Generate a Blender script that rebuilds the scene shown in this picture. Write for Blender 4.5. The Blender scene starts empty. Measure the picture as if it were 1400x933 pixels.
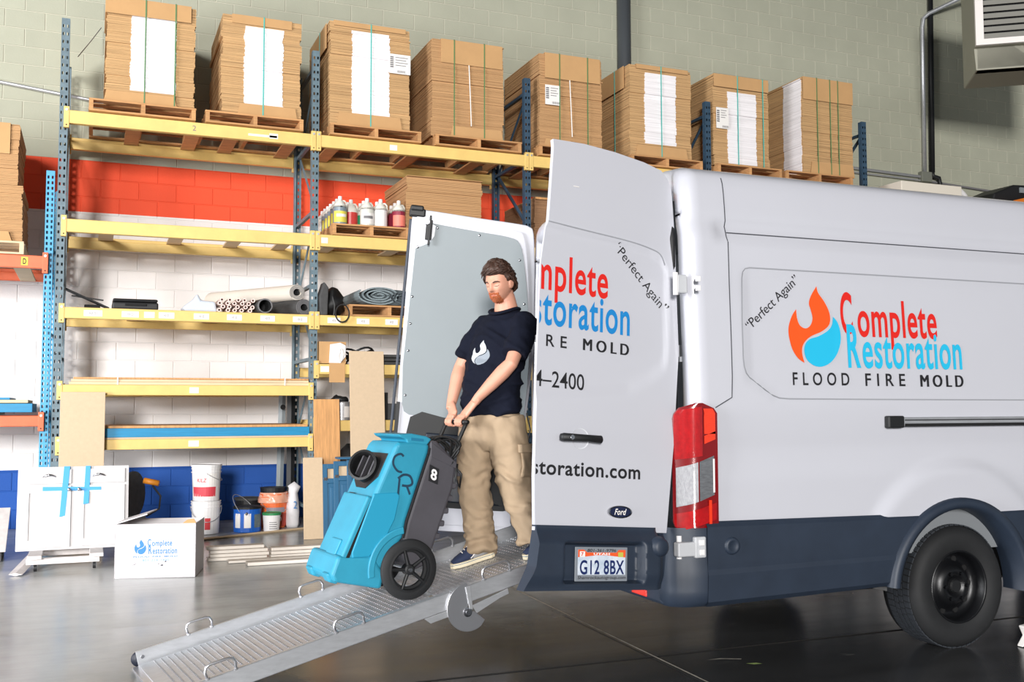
import bpy, bmesh, math, random
from mathutils import Vector as V, Matrix, noise
from mathutils.bvhtree import BVHTree
random.seed(7)
S = bpy.context.scene
COL = S.collection
PI = math.pi
# ---------------------------------------------------------------- camera
YAW, PIT, ROL = 0.3903, 0.0655, -0.0029
fw = V((math.sin(YAW)*math.cos(PIT), math.cos(YAW)*math.cos(PIT), math.sin(PIT)))
rt = V((math.cos(YAW), -math.sin(YAW), 0)); up = rt.cross(fw)
r2 = rt*math.cos(ROL)+up*math.sin(ROL); u2 = up*math.cos(ROL)-rt*math.sin(ROL)
CAM = V((-2.909, -12.298, 1.43))
cd = bpy.data.cameras.new('camera'); cam = bpy.data.objects.new('camera', cd); COL.objects.link(cam)
cam.matrix_world = Matrix(((r2.x, u2.x, -fw.x, CAM.x), (r2.y, u2.y, -fw.y, CAM.y), (r2.z, u2.z, -fw.z, CAM.z), (0, 0, 0, 1)))
cd.sensor_width = 36; cd.lens = 36*1402.36/1400; cd.clip_end = 200
S.camera = cam
# ---------------------------------------------------------------- world and lights
w = bpy.data.worlds.new('world'); S.world = w; w.use_nodes = True
w.node_tree.nodes['Background'].inputs[0].default_value = (0.86, 0.93, 1.0, 1)
w.node_tree.nodes['Background'].inputs[1].default_value = 0.34
def area(name, loc, target, sx, sy, power, col=(1, 1, 1)):
    l = bpy.data.lights.new(name, 'AREA'); l.shape = 'RECTANGLE'; l.size = sx; l.size_y = sy; l.energy = power; l.color = col
    o = bpy.data.objects.new(name, l); COL.objects.link(o); o.location = loc
    o.rotation_euler = (V(target)-V(loc)).to_track_quat('-Z', 'Y').to_euler()
    return o
area('bay_door_daylight', (-15.0, -44.5, 7.5), (0, 0, 2.6), 6.0, 6.0, 18800, (1, 0.975, 0.945))
area('left_bay_door_daylight', (-12.0, -9.0, 2.5), (-1.5, -4.0, .6), 4.0, 3.4, 1600, (0.97, 0.98, 1.0))
S.view_settings.view_transform = 'Standard'; S.view_settings.look = 'None'
S.view_settings.gamma = 1; S.view_settings.use_curve_mapping = False
S.view_settings.exposure = 0.0
# ---------------------------------------------------------------- materials
def lin(c):
    return tuple(((x/255)/12.92 if x/255 <= .04045 else ((x/255+.055)/1.055)**2.4) for x in c)
MATS = {}
def mat(name, rgb, rough=.6, metal=0, var=0.0, vs=8, bump=0, bs=60, coat=0, stretch=None, trans=0, spec=.5, rnd=0, emit=0, rgb2=None):
    if name in MATS: return MATS[name]
    m = bpy.data.materials.new(name); m.use_nodes = True; N = m.node_tree.nodes; L = m.node_tree.links
    b = N['Principled BSDF']; c = lin(rgb)
    b.inputs['Base Color'].default_value = (*c, 1); b.inputs['Roughness'].default_value = rough; b.inputs['Metallic'].default_value = metal
    b.inputs['Coat Weight'].default_value = coat; b.inputs['Coat Roughness'].default_value = .06
    b.inputs['Transmission Weight'].default_value = trans; b.inputs['Specular IOR Level'].default_value = spec
    if emit: b.inputs['Emission Color'].default_value = (*c, 1); b.inputs['Emission Strength'].default_value = emit
    co = None
    if var or bump or rgb2:
        tc = N.new('ShaderNodeTexCoord'); co = tc.outputs['Object']
        if stretch:
            mp = N.new('ShaderNodeMapping'); mp.inputs['Scale'].default_value = stretch; L.new(co, mp.inputs['Vector']); co = mp.outputs[0]
    last = None
    if var or rgb2:
        n = N.new('ShaderNodeTexNoise'); n.inputs['Scale'].default_value = vs; n.inputs['Detail'].default_value = 6; n.inputs['Roughness'].default_value = .6
        L.new(co, n.inputs['Vector'])
        r = N.new('ShaderNodeValToRGB'); r.color_ramp.elements[0].position = .3; r.color_ramp.elements[1].position = .72
        c2 = lin(rgb2) if rgb2 else c
        r.color_ramp.elements[0].color = (*[x*(1-var) for x in c2], 1); r.color_ramp.elements[1].color = (*[min(1, x*(1+var*.6)) for x in c], 1)
        L.new(n.outputs[0], r.inputs[0]); last = r.outputs[0]
    if rnd:
        oi = N.new('ShaderNodeObjectInfo'); hs = N.new('ShaderNodeHueSaturation'); mr = N.new('ShaderNodeMapRange')
        mr.inputs[3].default_value = 1-rnd; mr.inputs[4].default_value = 1+rnd
        L.new(oi.outputs['Random'], mr.inputs[0]); L.new(mr.outputs[0], hs.inputs['Value'])
        if last: L.new(last, hs.inputs['Color'])
        else: hs.inputs['Color'].default_value = (*c, 1)
        last = hs.outputs[0]
    if last: L.new(last, b.inputs['Base Color'])
    if bump:
        n2 = N.new('ShaderNodeTexNoise'); n2.inputs['Scale'].default_value = bs; n2.inputs['Detail'].default_value = 5; L.new(co, n2.inputs['Vector'])
        bp = N.new('ShaderNodeBump'); bp.inputs['Strength'].default_value = bump; bp.inputs['Distance'].default_value = .004
        L.new(n2.outputs[0], bp.inputs['Height']); L.new(bp.outputs[0], b.inputs['Normal'])
    MATS[name] = m; return m
# block wall: painted courses in bands of height
def wallmat(name, mortar):
    m = bpy.data.materials.new(name); m.use_nodes = True; N = m.node_tree.nodes; L = m.node_tree.links
    b = N['Principled BSDF']; b.inputs['Roughness'].default_value = .75
    g = N.new('ShaderNodeNewGeometry'); sp = N.new('ShaderNodeSeparateXYZ'); L.new(g.outputs['Position'], sp.inputs[0])
    mr = N.new('ShaderNodeMapRange'); mr.inputs[1].default_value = 0; mr.inputs[2].default_value = 10; L.new(sp.outputs['Z'], mr.inputs[0])
    r = N.new('ShaderNodeValToRGB'); r.color_ramp.interpolation = 'CONSTANT'
    e = r.color_ramp.elements
    blue, white, red, gray = (20, 78, 160), (228, 224, 222), (230, 78, 42), ((196, 194, 176) if mortar else (170, 171, 153))
    e[0].position = 0; e[0].color = (*lin(blue), 1); e[1].position = .0763; e[1].color = (*lin(white), 1)
    x = e.new(.3607); x.color = (*lin(red), 1); x = e.new(.4217); x.color = (*lin(gray), 1)
    L.new(mr.outputs[0], r.inputs[0])
    oi = N.new('ShaderNodeObjectInfo')
    n = N.new('ShaderNodeTexNoise'); n.inputs['Scale'].default_value = 2.2; n.inputs['Detail'].default_value = 8; L.new(g.outputs['Position'], n.inputs['Vector'])
    ma = N.new('ShaderNodeMath'); ma.operation = 'MULTIPLY_ADD'; ma.inputs[1].default_value = .22; ma.inputs[2].default_value = .88; L.new(n.outputs[0], ma.inputs[0])
    mb = N.new('ShaderNodeMath'); mb.operation = 'MULTIPLY_ADD'; mb.inputs[1].default_value = .09; L.new(oi.outputs['Random'], mb.inputs[0])
    mc = N.new('ShaderNodeMath'); mc.operation = 'SUBTRACT'; mc.inputs[1].default_value = .045; L.new(ma.outputs[0], mc.inputs[0]); L.new(mc.outputs[0], mb.inputs[2])
    hs = N.new('ShaderNodeHueSaturation'); L.new(r.outputs[0], hs.inputs['Color']); L.new(mb.outputs[0], hs.inputs['Value']); L.new(hs.outputs[0], b.inputs['Base Color'])
    n2 = N.new('ShaderNodeTexNoise'); n2.inputs['Scale'].default_value = 45; n2.inputs['Detail'].default_value = 6; L.new(g.outputs['Position'], n2.inputs['Vector'])
    bp = N.new('ShaderNodeBump'); bp.inputs['Strength'].default_value = .35; bp.inputs['Distance'].default_value = .004; L.new(n2.outputs[0], bp.inputs['Height']); L.new(bp.outputs[0], b.inputs['Normal'])
    return m
def floormat():
    m = bpy.data.materials.new('polished_concrete'); m.use_nodes = True; N = m.node_tree.nodes; L = m.node_tree.links
    b = N['Principled BSDF']; g = N.new('ShaderNodeNewGeometry')
    def nz(sc, det, rough=.6, st=None):
        n = N.new('ShaderNodeTexNoise'); n.inputs['Scale'].default_value = sc; n.inputs['Detail'].default_value = det; n.inputs['Roughness'].default_value = rough
        if st:
            mp = N.new('ShaderNodeMapping'); mp.inputs['Scale'].default_value = st; L.new(g.outputs['Position'], mp.inputs['Vector']); L.new(mp.outputs[0], n.inputs['Vector'])
        else: L.new(g.outputs['Position'], n.inputs['Vector'])
        return n
    a = nz(.9, 9); r = N.new('ShaderNodeValToRGB'); e = r.color_ramp.elements
    e[0].position = .33; e[0].color = (*lin((162, 164, 162)), 1); e[1].position = .68; e[1].color = (*lin((196, 198, 196)), 1)
    L.new(a.outputs[0], r.inputs[0])
    s = nz(1.0, 7, .65, (.5, 3.0, 1)); r2_ = N.new('ShaderNodeValToRGB'); e = r2_.color_ramp.elements
    e[0].position = .36; e[0].color = (.8, .795, .79, 1); e[1].position = .55; e[1].color = (1, 1, 1, 1)
    L.new(s.outputs[0], r2_.inputs[0])
    mx = N.new('ShaderNodeMixRGB'); mx.blend_type = 'MULTIPLY'; mx.inputs[0].default_value = .85; L.new(r.outputs[0], mx.inputs[1]); L.new(r2_.outputs[0], mx.inputs[2])
    # shade and reflections around van and ramp painted into the colour, plus some stains
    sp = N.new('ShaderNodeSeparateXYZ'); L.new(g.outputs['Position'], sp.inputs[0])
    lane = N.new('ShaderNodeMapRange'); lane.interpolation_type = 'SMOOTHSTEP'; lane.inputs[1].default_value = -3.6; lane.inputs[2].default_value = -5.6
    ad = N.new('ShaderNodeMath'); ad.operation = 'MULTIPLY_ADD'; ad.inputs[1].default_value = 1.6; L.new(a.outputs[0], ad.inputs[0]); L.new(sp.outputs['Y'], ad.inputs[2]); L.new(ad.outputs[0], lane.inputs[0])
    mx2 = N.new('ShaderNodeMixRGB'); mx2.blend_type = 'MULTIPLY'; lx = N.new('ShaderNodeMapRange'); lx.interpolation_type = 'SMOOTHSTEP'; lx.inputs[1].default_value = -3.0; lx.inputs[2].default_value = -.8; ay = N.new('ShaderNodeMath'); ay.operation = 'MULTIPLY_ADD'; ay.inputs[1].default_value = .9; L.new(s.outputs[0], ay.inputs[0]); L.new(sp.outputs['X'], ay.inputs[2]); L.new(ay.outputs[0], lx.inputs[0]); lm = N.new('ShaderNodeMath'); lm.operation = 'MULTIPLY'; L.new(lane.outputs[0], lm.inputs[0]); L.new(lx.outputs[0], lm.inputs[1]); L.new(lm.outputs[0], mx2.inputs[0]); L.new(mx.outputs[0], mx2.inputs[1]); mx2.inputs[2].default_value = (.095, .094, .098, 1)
    f = nz(60, 3); r3 = N.new('ShaderNodeValToRGB'); e = r3.color_ramp.elements; e[0].position = .74; e[0].color = (0, 0, 0, 1); e[1].position = .78; e[1].color = (1, 1, 1, 1); L.new(f.outputs[0], r3.inputs[0])
    mx3 = N.new('ShaderNodeMixRGB'); L.new(r3.outputs[0], mx3.inputs[0]); L.new(mx2.outputs[0], mx3.inputs[1]); mx3.inputs[2].default_value = (*lin((170, 168, 160)), 1)
    sc_ = nz(3.5, 10, .75, (1, 2.2, 1)); r4 = N.new('ShaderNodeValToRGB'); e = r4.color_ramp.elements; e[0].position = .60; e[0].color = (0, 0, 0, 1); e[1].position = .74; e[1].color = (.4, .4, .4, 1); L.new(sc_.outputs[0], r4.inputs[0]); mx4 = N.new('ShaderNodeMixRGB'); L.new(r4.outputs[0], mx4.inputs[0]); L.new(mx3.outputs[0], mx4.inputs[1]); mx4.inputs[2].default_value = (*lin((150, 148, 142)), 1); L.new(mx4.outputs[0], b.inputs['Base Color'])
    rr = N.new('ShaderNodeMapRange'); rr.inputs[3].default_value = .12; rr.inputs[4].default_value = .34; L.new(s.outputs[0], rr.inputs[0]); L.new(rr.outputs[0], b.inputs['Roughness'])
    bp = N.new('ShaderNodeBump'); bp.inputs['Strength'].default_value = .12; bp.inputs['Distance'].default_value = .003; L.new(nz(9, 8).outputs[0], bp.inputs['Height']); L.new(bp.outputs[0], b.inputs['Normal'])
    return m
def cardmat(name, rgb, dark=.72, sc=(1.5, 1.5, 90)):
    m = bpy.data.materials.new(name); m.use_nodes = True; N = m.node_tree.nodes; L = m.node_tree.links
    b = N['Principled BSDF']; b.inputs['Roughness'].default_value = .85; c = lin(rgb)
    tc = N.new('ShaderNodeTexCoord'); mp = N.new('ShaderNodeMapping'); mp.inputs['Scale'].default_value = sc; L.new(tc.outputs['Object'], mp.inputs[0])
    n = N.new('ShaderNodeTexNoise'); n.inputs['Scale'].default_value = 1; n.inputs['Detail'].default_value = 5; L.new(mp.outputs[0], n.inputs['Vector'])
    r = N.new('ShaderNodeValToRGB'); e = r.color_ramp.elements; e[0].position = .32; e[0].color = (*[x*dark for x in c], 1); e[1].position = .66; e[1].color = (*[min(1, x*1.12) for x in c], 1)
    L.new(n.outputs[0], r.inputs[0]); L.new(r.outputs[0], b.inputs['Base Color'])
    return m
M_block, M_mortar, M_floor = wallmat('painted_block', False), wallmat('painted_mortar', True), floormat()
M_edge = cardmat('cardboard_edges', (200, 160, 112)); M_edge2 = cardmat('brown_cardboard_edges', (186, 144, 100), .88)
M_card = mat('cardboard', (194, 152, 104), .85, var=.06, vs=5); M_white_edge = cardmat('white_card_edges', (232, 228, 230), .9)
M_yel = mat('yellow_paint', (228, 194, 116), .5, var=.1, vs=6); M_slate = mat('slate_blue_paint', (98, 118, 128), .5, var=.25, vs=14)
M_navy = mat('navy_paint', (52, 76, 96), .5, var=.2, vs=14); M_sky = mat('light_blue_paint', (64, 156, 200), .45, var=.08)
M_org = mat('orange_paint', (226, 104, 62), .5, var=.12, vs=7)
M_wood = mat('pallet_wood', (196, 146, 96), .8, var=.25, vs=3, stretch=(2, 8, 30), rnd=.14); M_pine = mat('pale_pine', (222, 196, 160), .7, var=.14, vs=3, stretch=(1, 14, 14), rnd=.06)
M_ply = mat('tan_fibreboard', (204, 180, 150), .8, var=.05, vs=30); M_oak = mat('oak_veneer', (206, 152, 96), .5, var=.28, vs=3, stretch=(16, 8, .9))
M_teal_board = mat('teal_board', (14, 132, 178), .5, var=.2, vs=4, stretch=(1, 20, 30)); M_label = mat('white_label', (236, 232, 228), .6)
M_ink = mat('black_ink', (24, 24, 28), .6); M_grayink = mat('gray_ink', (120, 118, 120), .7)
M_white = mat('white_van_paint', (192, 193, 201), .28, coat=.6, var=.015, vs=1.5); M_clad = mat('dark_slate_plastic', (38, 48, 63), .5, var=.16, vs=5, bump=.15, bs=400)
M_groove = mat('seam_shadow_gap', (70, 72, 78), .7); M_black = mat('black_rubber', (22, 23, 25), .55); M_dark = mat('dark_void', (12, 12, 14), .8)
M_tyre = mat('tyre_rubber', (28, 29, 31), .72, var=.15, vs=20); M_steelblk = mat('black_steel_rim', (20, 21, 24), .38, .3)
M_chrome = mat('chrome', (200, 200, 204), .18, 1); M_alu = mat('brushed_aluminium', (206, 208, 212), .42, .7, var=.12, vs=9, stretch=(1, 6, 6)); M_alu2 = mat('bright_aluminium', (214, 214, 218), .3, .9)
M_red = mat('logo_red', (214, 32, 22), .45); M_blue = mat('logo_blue', (22, 128, 196), .45); M_cyan = mat('logo_cyan', (32, 180, 220), .45); M_orange = mat('logo_orange', (244, 84, 22), .45)
M_gpanel = mat('gray_lining_board', (132, 140, 144), .55, var=.03, vs=3); M_wplas = mat('white_plastic', (232, 230, 230), .45)
M_teal = mat('teal_polyethylene', (44, 148, 178), .5, var=.13, vs=4, bump=.06, bs=300); M_gray_plas = mat('charcoal_polyethylene', (72, 70, 76), .6, var=.12, vs=7, bump=.1, bs=300)
M_skin = mat('skin', (212, 154, 130), .5, var=.05, vs=9); M_shirt = mat('navy_jersey', (15, 19, 34), .9, var=.15, vs=7, spec=.2); M_khaki = mat('khaki_twill', (168, 146, 120), .85, var=.1, vs=8, bump=.15, bs=500)
M_hair = mat('brown_hair', (66, 44, 34), .5, var=.45, vs=40, stretch=(1, 1, .5)); M_beard = mat('ginger_beard', (168, 88, 48), .65, var=.3, vs=60)
M_dblue = mat('blue_cabinet_paint', (40, 96, 132), .45, var=.1, vs=5); M_tape = mat('blue_masking_tape', (70, 160, 220), .6)
# ---------------------------------------------------------------- mesh helpers
class MB:
    def __init__(s): s.bm = bmesh.new()
    def box(s, x0, x1, y0, y1, z0, z1, f=None):
        vs = [s.bm.verts.new(f(x, y, z) if f else (x, y, z)) for x in (x0, x1) for y in (y0, y1) for z in (z0, z1)]
        for q in ((0, 1, 3, 2), (4, 6, 7, 5), (0, 4, 5, 1), (2, 3, 7, 6), (0, 2, 6, 4), (1, 5, 7, 3)): s.bm.faces.new([vs[i] for i in q])
        return s
    def quad(s, *p):
        s.bm.faces.new([s.bm.verts.new(q) for q in p]); return s
    def prism(s, poly, f, w0, w1):
        a = [s.bm.verts.new(f(u, v, w0)) for u, v in poly]; b = [s.bm.verts.new(f(u, v, w1)) for u, v in poly]
        n = len(poly); s.bm.faces.new(a); s.bm.faces.new(b[::-1])
        for i in range(n): s.bm.faces.new((a[i], b[i], b[(i+1) % n], a[(i+1) % n]))
        return s
    def flat(s, poly, f, w=0):
        s.bm.faces.new([s.bm.verts.new(f(u, v, w)) for u, v in poly]); return s
    def grid(s, nu, nv, f, keep=None):
        g = [[s.bm.verts.new(f(i/nu, j/nv)) for j in range(nv+1)] for i in range(nu+1)]
        for i in range(nu):
            for j in range(nv):
                if keep is None or keep((i+.5)/nu, (j+.5)/nv): s.bm.faces.new((g[i][j], g[i+1][j], g[i+1][j+1], g[i][j+1]))
        return g
    def loft(s, pts, rads, n=10, cap=True, up=None, closed=False):
        pts = [V(p) for p in pts]; rings = []; N = len(pts); prev = None
        for i, p in enumerate(pts):
            if closed: t = pts[(i+1) % N]-pts[i-1]
            else: t = pts[min(i+1, N-1)]-pts[max(i-1, 0)]
            t.normalize()
            ref = V(up) if up is not None else (prev if prev is not None else (V((0, 0, 1)) if abs(t.z) < .9 else V((1, 0, 0))))
            a = ref-t*ref.dot(t)
            if a.length < 1e-5: a = V((1, 0, 0))-t*t.x
            a.normalize(); b = t.cross(a); prev = a
            r = rads[i] if isinstance(rads, (list, tuple)) else rads
            ra, rb = r if isinstance(r, (list, tuple)) else (r, r)
            rings.append([s.bm.verts.new(p+a*math.cos(2*PI*k/n)*ra+b*math.sin(2*PI*k/n)*rb) for k in range(n)])
        for i in range(N if closed else N-1):
            A, B = rings[i], rings[(i+1) % N]
            for k in range(n): s.bm.faces.new((A[k], A[(k+1) % n], B[(k+1) % n], B[k]))
        if cap and not closed: s.bm.faces.new(rings[0][::-1]); s.bm.faces.new(rings[-1])
        return s
    def tube(s, pts, r, n=8, cap=True, closed=False): return s.loft(pts, r, n, cap, None, closed)
    def lathe(s, prof, f, n=24):
        R = [[s.bm.verts.new(f(r*math.cos(2*PI*k/n), r*math.sin(2*PI*k/n), z)) for k in range(n)] if r > 1e-6 else [s.bm.verts.new(f(0, 0, z))] for r, z in prof]
        for A, B in zip(R, R[1:]):
            if len(A) == 1 and len(B) == 1: continue
            for k in range(n):
                if len(A) == 1: s.bm.faces.new((A[0], B[(k+1) % n], B[k]))
                elif len(B) == 1: s.bm.faces.new((A[k], A[(k+1) % n], B[0]))
                else: s.bm.faces.new((A[k], A[(k+1) % n], B[(k+1) % n], B[k]))
        return s
    def ball(s, c, r, nu=14, nv=10, f=None):
        pr = [(math.sin(PI*j/nv), -math.cos(PI*j/nv)) for j in range(nv+1)]
        r = r if isinstance(r, (list, tuple)) else (r, r, r)
        c = V(c)
        return s.lathe(pr, lambda x, y, z: (c+V((x*r[0], y*r[1], z*r[2]))) if f is None else f(x, y, z), nu)
    def build(s, name, m, parent=None, bevel=0, smooth=False, seg=2, recalc=True):
        if recalc: bmesh.ops.recalc_face_normals(s.bm, faces=s.bm.faces)
        me = bpy.data.meshes.new(name); s.bm.to_mesh(me); s.bm.free(); me.materials.append(m)
        o = bpy.data.objects.new(name, me); COL.objects.link(o)
        if smooth: me.polygons.foreach_set('use_smooth', [True]*len(me.polygons))
        if parent is not None: o.parent = parent; o.matrix_parent_inverse = Matrix.Translation(-parent.location)
        if bevel:
            b = o.modifiers.new('bevel', 'BEVEL'); b.width = bevel; b.segments = seg; b.limit_method = 'ANGLE'; b.angle_limit = .6
        return o
def tag(o, label=None, cat=None, group=None, kind=None):
    if label: o['label'] = label
    if cat: o['category'] = cat
    if group: o['group'] = group
    if kind: o['kind'] = kind
    return o
def thing(name, label, cat, loc=(0, 0, 0), group=None):
    o = bpy.data.objects.new(name, None); COL.objects.link(o); o.location = loc; o.empty_display_size = .1
    return tag(o, label, cat, group)
def copy_tree(o, parent=None):
    c = o.copy(); COL.objects.link(c)
    if parent: c.parent = parent
    for ch in list(o.children): copy_tree(ch, c)
    return c
def fz(y): return max(0.0, .03*(y+5))
def lerp(t, pts):
    if t <= pts[0][0]: return pts[0][1]
    for (a, b), (c, d) in zip(pts, pts[1:]):
        if t <= c: return b+(d-b)*(t-a)/(c-a)
    return pts[-1][1]
def sstep(a, b, x):
    t = max(0, min(1, (x-a)/(b-a))); return t*t*(3-2*t)
ID = lambda x, y, z: V((x, y, z))
def rotf(c, ax, ang):
    R = Matrix.Rotation(ang, 3, ax); c = V(c)
    return lambda x, y, z: c+R @ V((x, y, z))
# ---- lettering: the built-in font, outlined once as flat meshes, then fitted to a rectangle
TEXTS = {}
def prep(strings):
    obs = []
    for key, s, off, shear in strings:
        cu = bpy.data.curves.new('t', 'FONT'); cu.body = s; cu.size = 1; cu.offset = off; cu.shear = shear; cu.resolution_u = 7; cu.space_character = 1.08 if off > .01 else 1.0
        o = bpy.data.objects.new('t', cu); COL.objects.link(o); obs.append((key, o, cu))
    dg = bpy.context.evaluated_depsgraph_get()
    for key, o, cu in obs:
        me = o.evaluated_get(dg).to_mesh()
        TEXTS[key] = ([tuple(v.co) for v in me.vertices], [tuple(p.vertices) for p in me.polygons]); o.evaluated_get(dg).to_mesh_clear()
    for key, o, cu in obs: bpy.data.objects.remove(o); bpy.data.curves.remove(cu)
prep([('C', 'C', .025, 0), ('R', 'R', .025, 0), ('omplete', 'omplete', .016, 0), ('estoration', 'estoration', .016, 0), ('flood', 'F L O O D', .014, 0), ('fire', 'F I R E', .014, 0), ('mold', 'M O L D', .0, 0),
      ('perfect', '\u201cPerfect Again\u201d', 0, 0), ('mplete', 'mplete', .016, 0), ('storation', 'storation', .016, 0), ('re', 'R E', .012, 0), ('num', '4\u20132400', .005, 0), ('com', 'storation.com', .02, 0),
      ('plate', 'G12 8BX', .02, 0), ('pnum', '801-361-9796', .01, .15), ('dealer', 'Shamrockautogroup.com', .01, .15), ('state', 'UTAH', .04, 0), ('7', '7', .03, 0), ('oval', 'Ford', .02, .35), ('8', '8', .03, 0),
      ('phone', '801-224-2400', .02, 0), ('fl', 'FLOOD  FIRE  MOLD', .035, 0), ('comp', 'omplete', .02, 0), ('rest', 'estoration', .02, 0), ('KILZ', 'KILZ', .02, .2), ('2', '2', 0, 0), ('D', 'D', .03, 0), ('code', 'HX 03', .01, 0)])
def text(key, f, u0, u1, v0, v1, name, m, parent, clip=None, w=0):
    vs, fs = TEXTS[key]; xs = [p[0] for p in vs]; ys = [p[1] for p in vs]
    a, b, c, d = min(xs), max(xs), min(ys), max(ys)
    bm = bmesh.new(); vv = [bm.verts.new(((u0+(p[0]-a)/(b-a)*(u1-u0)), v0+(p[1]-c)/(d-c)*(v1-v0), w)) for p in vs]
    for q in fs:
        try: bm.faces.new([vv[i] for i in q])
        except ValueError: pass
    if clip is not None:
        bmesh.ops.bisect_plane(bm, geom=bm.verts[:]+bm.edges[:]+bm.faces[:], plane_co=(clip, 0, 0), plane_no=(1 if u0 < u1 and False else (1, 0, 0)), clear_outer=True)
    for v in bm.verts: v.co = f(*v.co)
    mb = MB.__new__(MB); mb.bm = bm
    return mb.build(name, m, parent, recalc=False)
FLAME = [(0.894, 2.117), (0.903, 2.079), (0.943, 2.029), (0.973, 1.971), (0.976, 1.92), (0.956, 1.886), (0.907, 1.856), (0.845, 1.833), (0.803, 1.807), (0.776, 1.773), (0.77, 1.731), (0.783, 1.678), (0.739, 1.705), (0.704, 1.755), (0.686, 1.82), (0.685, 1.87), (0.698, 1.912), (0.719, 1.951), (0.744, 1.98), (0.747, 1.93), (0.764, 1.889), (0.801, 1.873), (0.836, 1.891), (0.854, 1.933), (0.843, 1.984), (0.835, 2.017), (0.851, 2.06)]
DROP = [(0.998, 1.946), (1.028, 1.913), (1.043, 1.863), (1.042, 1.803), (1.014, 1.735), (0.965, 1.684), (0.902, 1.659), (0.846, 1.665), (0.8, 1.698), (0.785, 1.748), (0.799, 1.79), (0.834, 1.816), (0.886, 1.83), (0.949, 1.86), (0.986, 1.895)]
def smoothpoly(P, keep=(), n=4):
    # Catmull-Rom through the points; sharp tips kept
    out = []; N = len(P)
    for i in range(N):
        p0, p1, p2, p3 = [V((*P[(i+k-1) % N], 0)) for k in range(4)]
        if i in keep: p0 = p1
        if (i+1) % N in keep: p3 = p2
        for j in range(n):
            t = j/n
            q = .5*((2*p1)+(p2-p0)*t+(2*p0-5*p1+4*p2-p3)*t*t+(3*p1-p0-3*p2+p3)*t**3)
            out.append((q.x, q.y))
    return out
FLAME_S, DROP_S = smoothpoly(FLAME, (0, 11, 18)), smoothpoly(DROP, (0,))
# ================================================================= SETTING
mb = MB()
mb.quad((-14, -24, 0), (24, -24, 0), (24, -5, 0), (-14, -5, 0)).quad((-14, -5, 0), (24, -5, 0), (24, .3, fz(.3)), (-14, .3, fz(.3)))
bmesh.ops.remove_doubles(mb.bm, verts=mb.bm.verts, dist=1e-4)
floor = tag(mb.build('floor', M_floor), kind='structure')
# saw-cut joints in the slab
M_joint = mat('joint_filler', (168, 162, 150), .8, var=.5, vs=12); M_crack = mat('dark_joint', (40, 37, 34), .8)
for nm, a, b, wd, m in (('trim_1', (.215, -4.6), (.02, -9.6), .006, M_joint), ('trim_2', (-3.2, -7.05), (6.5, -7.05), .012, M_crack)):
    d = (V((*b, 0))-V((*a, 0))).normalized(); n = V((-d.y, d.x, 0))*wd
    A, B = V((*a, .0015)), V((*b, .0015))
    A.z += fz(a[1]); tag(MB().quad(A-n, B-n, B+n, A+n).build(nm, m), kind='structure')
ceil = MB(); ceil.box(-14, 24, -24, .4, 8.6, 8.8)
M_ceil = mat('ceiling_deck', (84, 84, 84), .8)
tag(ceil.build('ceiling', M_ceil), kind='structure')
wall = tag(MB().box(-9.2, 18.4, .006, .4, 0, 8.7).build('wall_back', M_mortar), kind='structure')
BW, BH, Z0 = .4064, .2032, .15
def blockmesh(bm, x, z, wd=BW):
    g, c, d = .004, .004, .0045
    o = [(x+g, d, z+g), (x+wd-g, d, z+g), (x+wd-g, d, z+BH-g), (x+g, d, z+BH-g)]
    i = [(x+g+c, 0, z+g+c), (x+wd-g-c, 0, z+g+c), (x+wd-g-c, 0, z+BH-g-c), (x+g+c, 0, z+BH-g-c)]
    o = [bm.verts.new(p) for p in o]; i = [bm.verts.new(p) for p in i]
    bm.faces.new(i)
    for k in range(4): bm.faces.new((o[k], o[(k+1) % 4], i[(k+1) % 4], i[k]))
cells = []
for j in range(0, 42):
    # row j counted from the floor; joints of even rows sit on whole blocks
    off = 0 if (30-j) % 2 == 0 else .5
    for i in range(-22, 44): cells.append((BW*(i+off), Z0+BH*j))
def score(x, z):
    p = V((x+BW/2, 0, z+BH/2))-CAM; d = p.dot(fw); u = 700+1402*p.dot(r2)/d; v = 466-1402*p.dot(u2)/d
    if u < -20 or u > 1420 or v < -12 or v > 715: return 0
    if 560 < u and v > 262: return 0
    if 900 < u and v > 235+max(0, (u-985)*.1): return 0
    if 150 < u < 262 and v < 140: return 0
    if 305 < u < 412 and 20 < v < 160: return 0
    if 455 < u < 560 and 30 < v < 180: return 0
    if 590 < u < 690 and 60 < v < 190: return 0
    if 710 < u < 820 and 85 < v < 200: return 0
    if u < 35 and 175 < v < 340: return 0
    return 1000/d
ranked = sorted(cells, key=lambda c: -score(*c)); near = ranked[:298]; rest = ranked[298:]
bm = bmesh.new(); blockmesh(bm, 0, 0); bmesh.ops.recalc_face_normals(bm, faces=bm.faces); bme = bpy.data.meshes.new('block'); bm.to_mesh(bme); bm.free(); bme.materials.append(M_block)
if bme.polygons[0].normal.y > 0: bme.flip_normals()
for x, z in near:
    o = bpy.data.objects.new('block', bme); COL.objects.link(o); o.location = (x, 0, z); o.parent = wall
rm = MB()
for x, z in rest: blockmesh(rm.bm, x, z)
bmesh.ops.recalc_face_normals(rm.bm, faces=rm.bm.faces)
ro = rm.build('blocks', M_block, wall, recalc=False); ro['kind'] = 'stuff'
if ro.data.polygons[0].normal.y > 0: ro.data.flip_normals()
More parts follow.
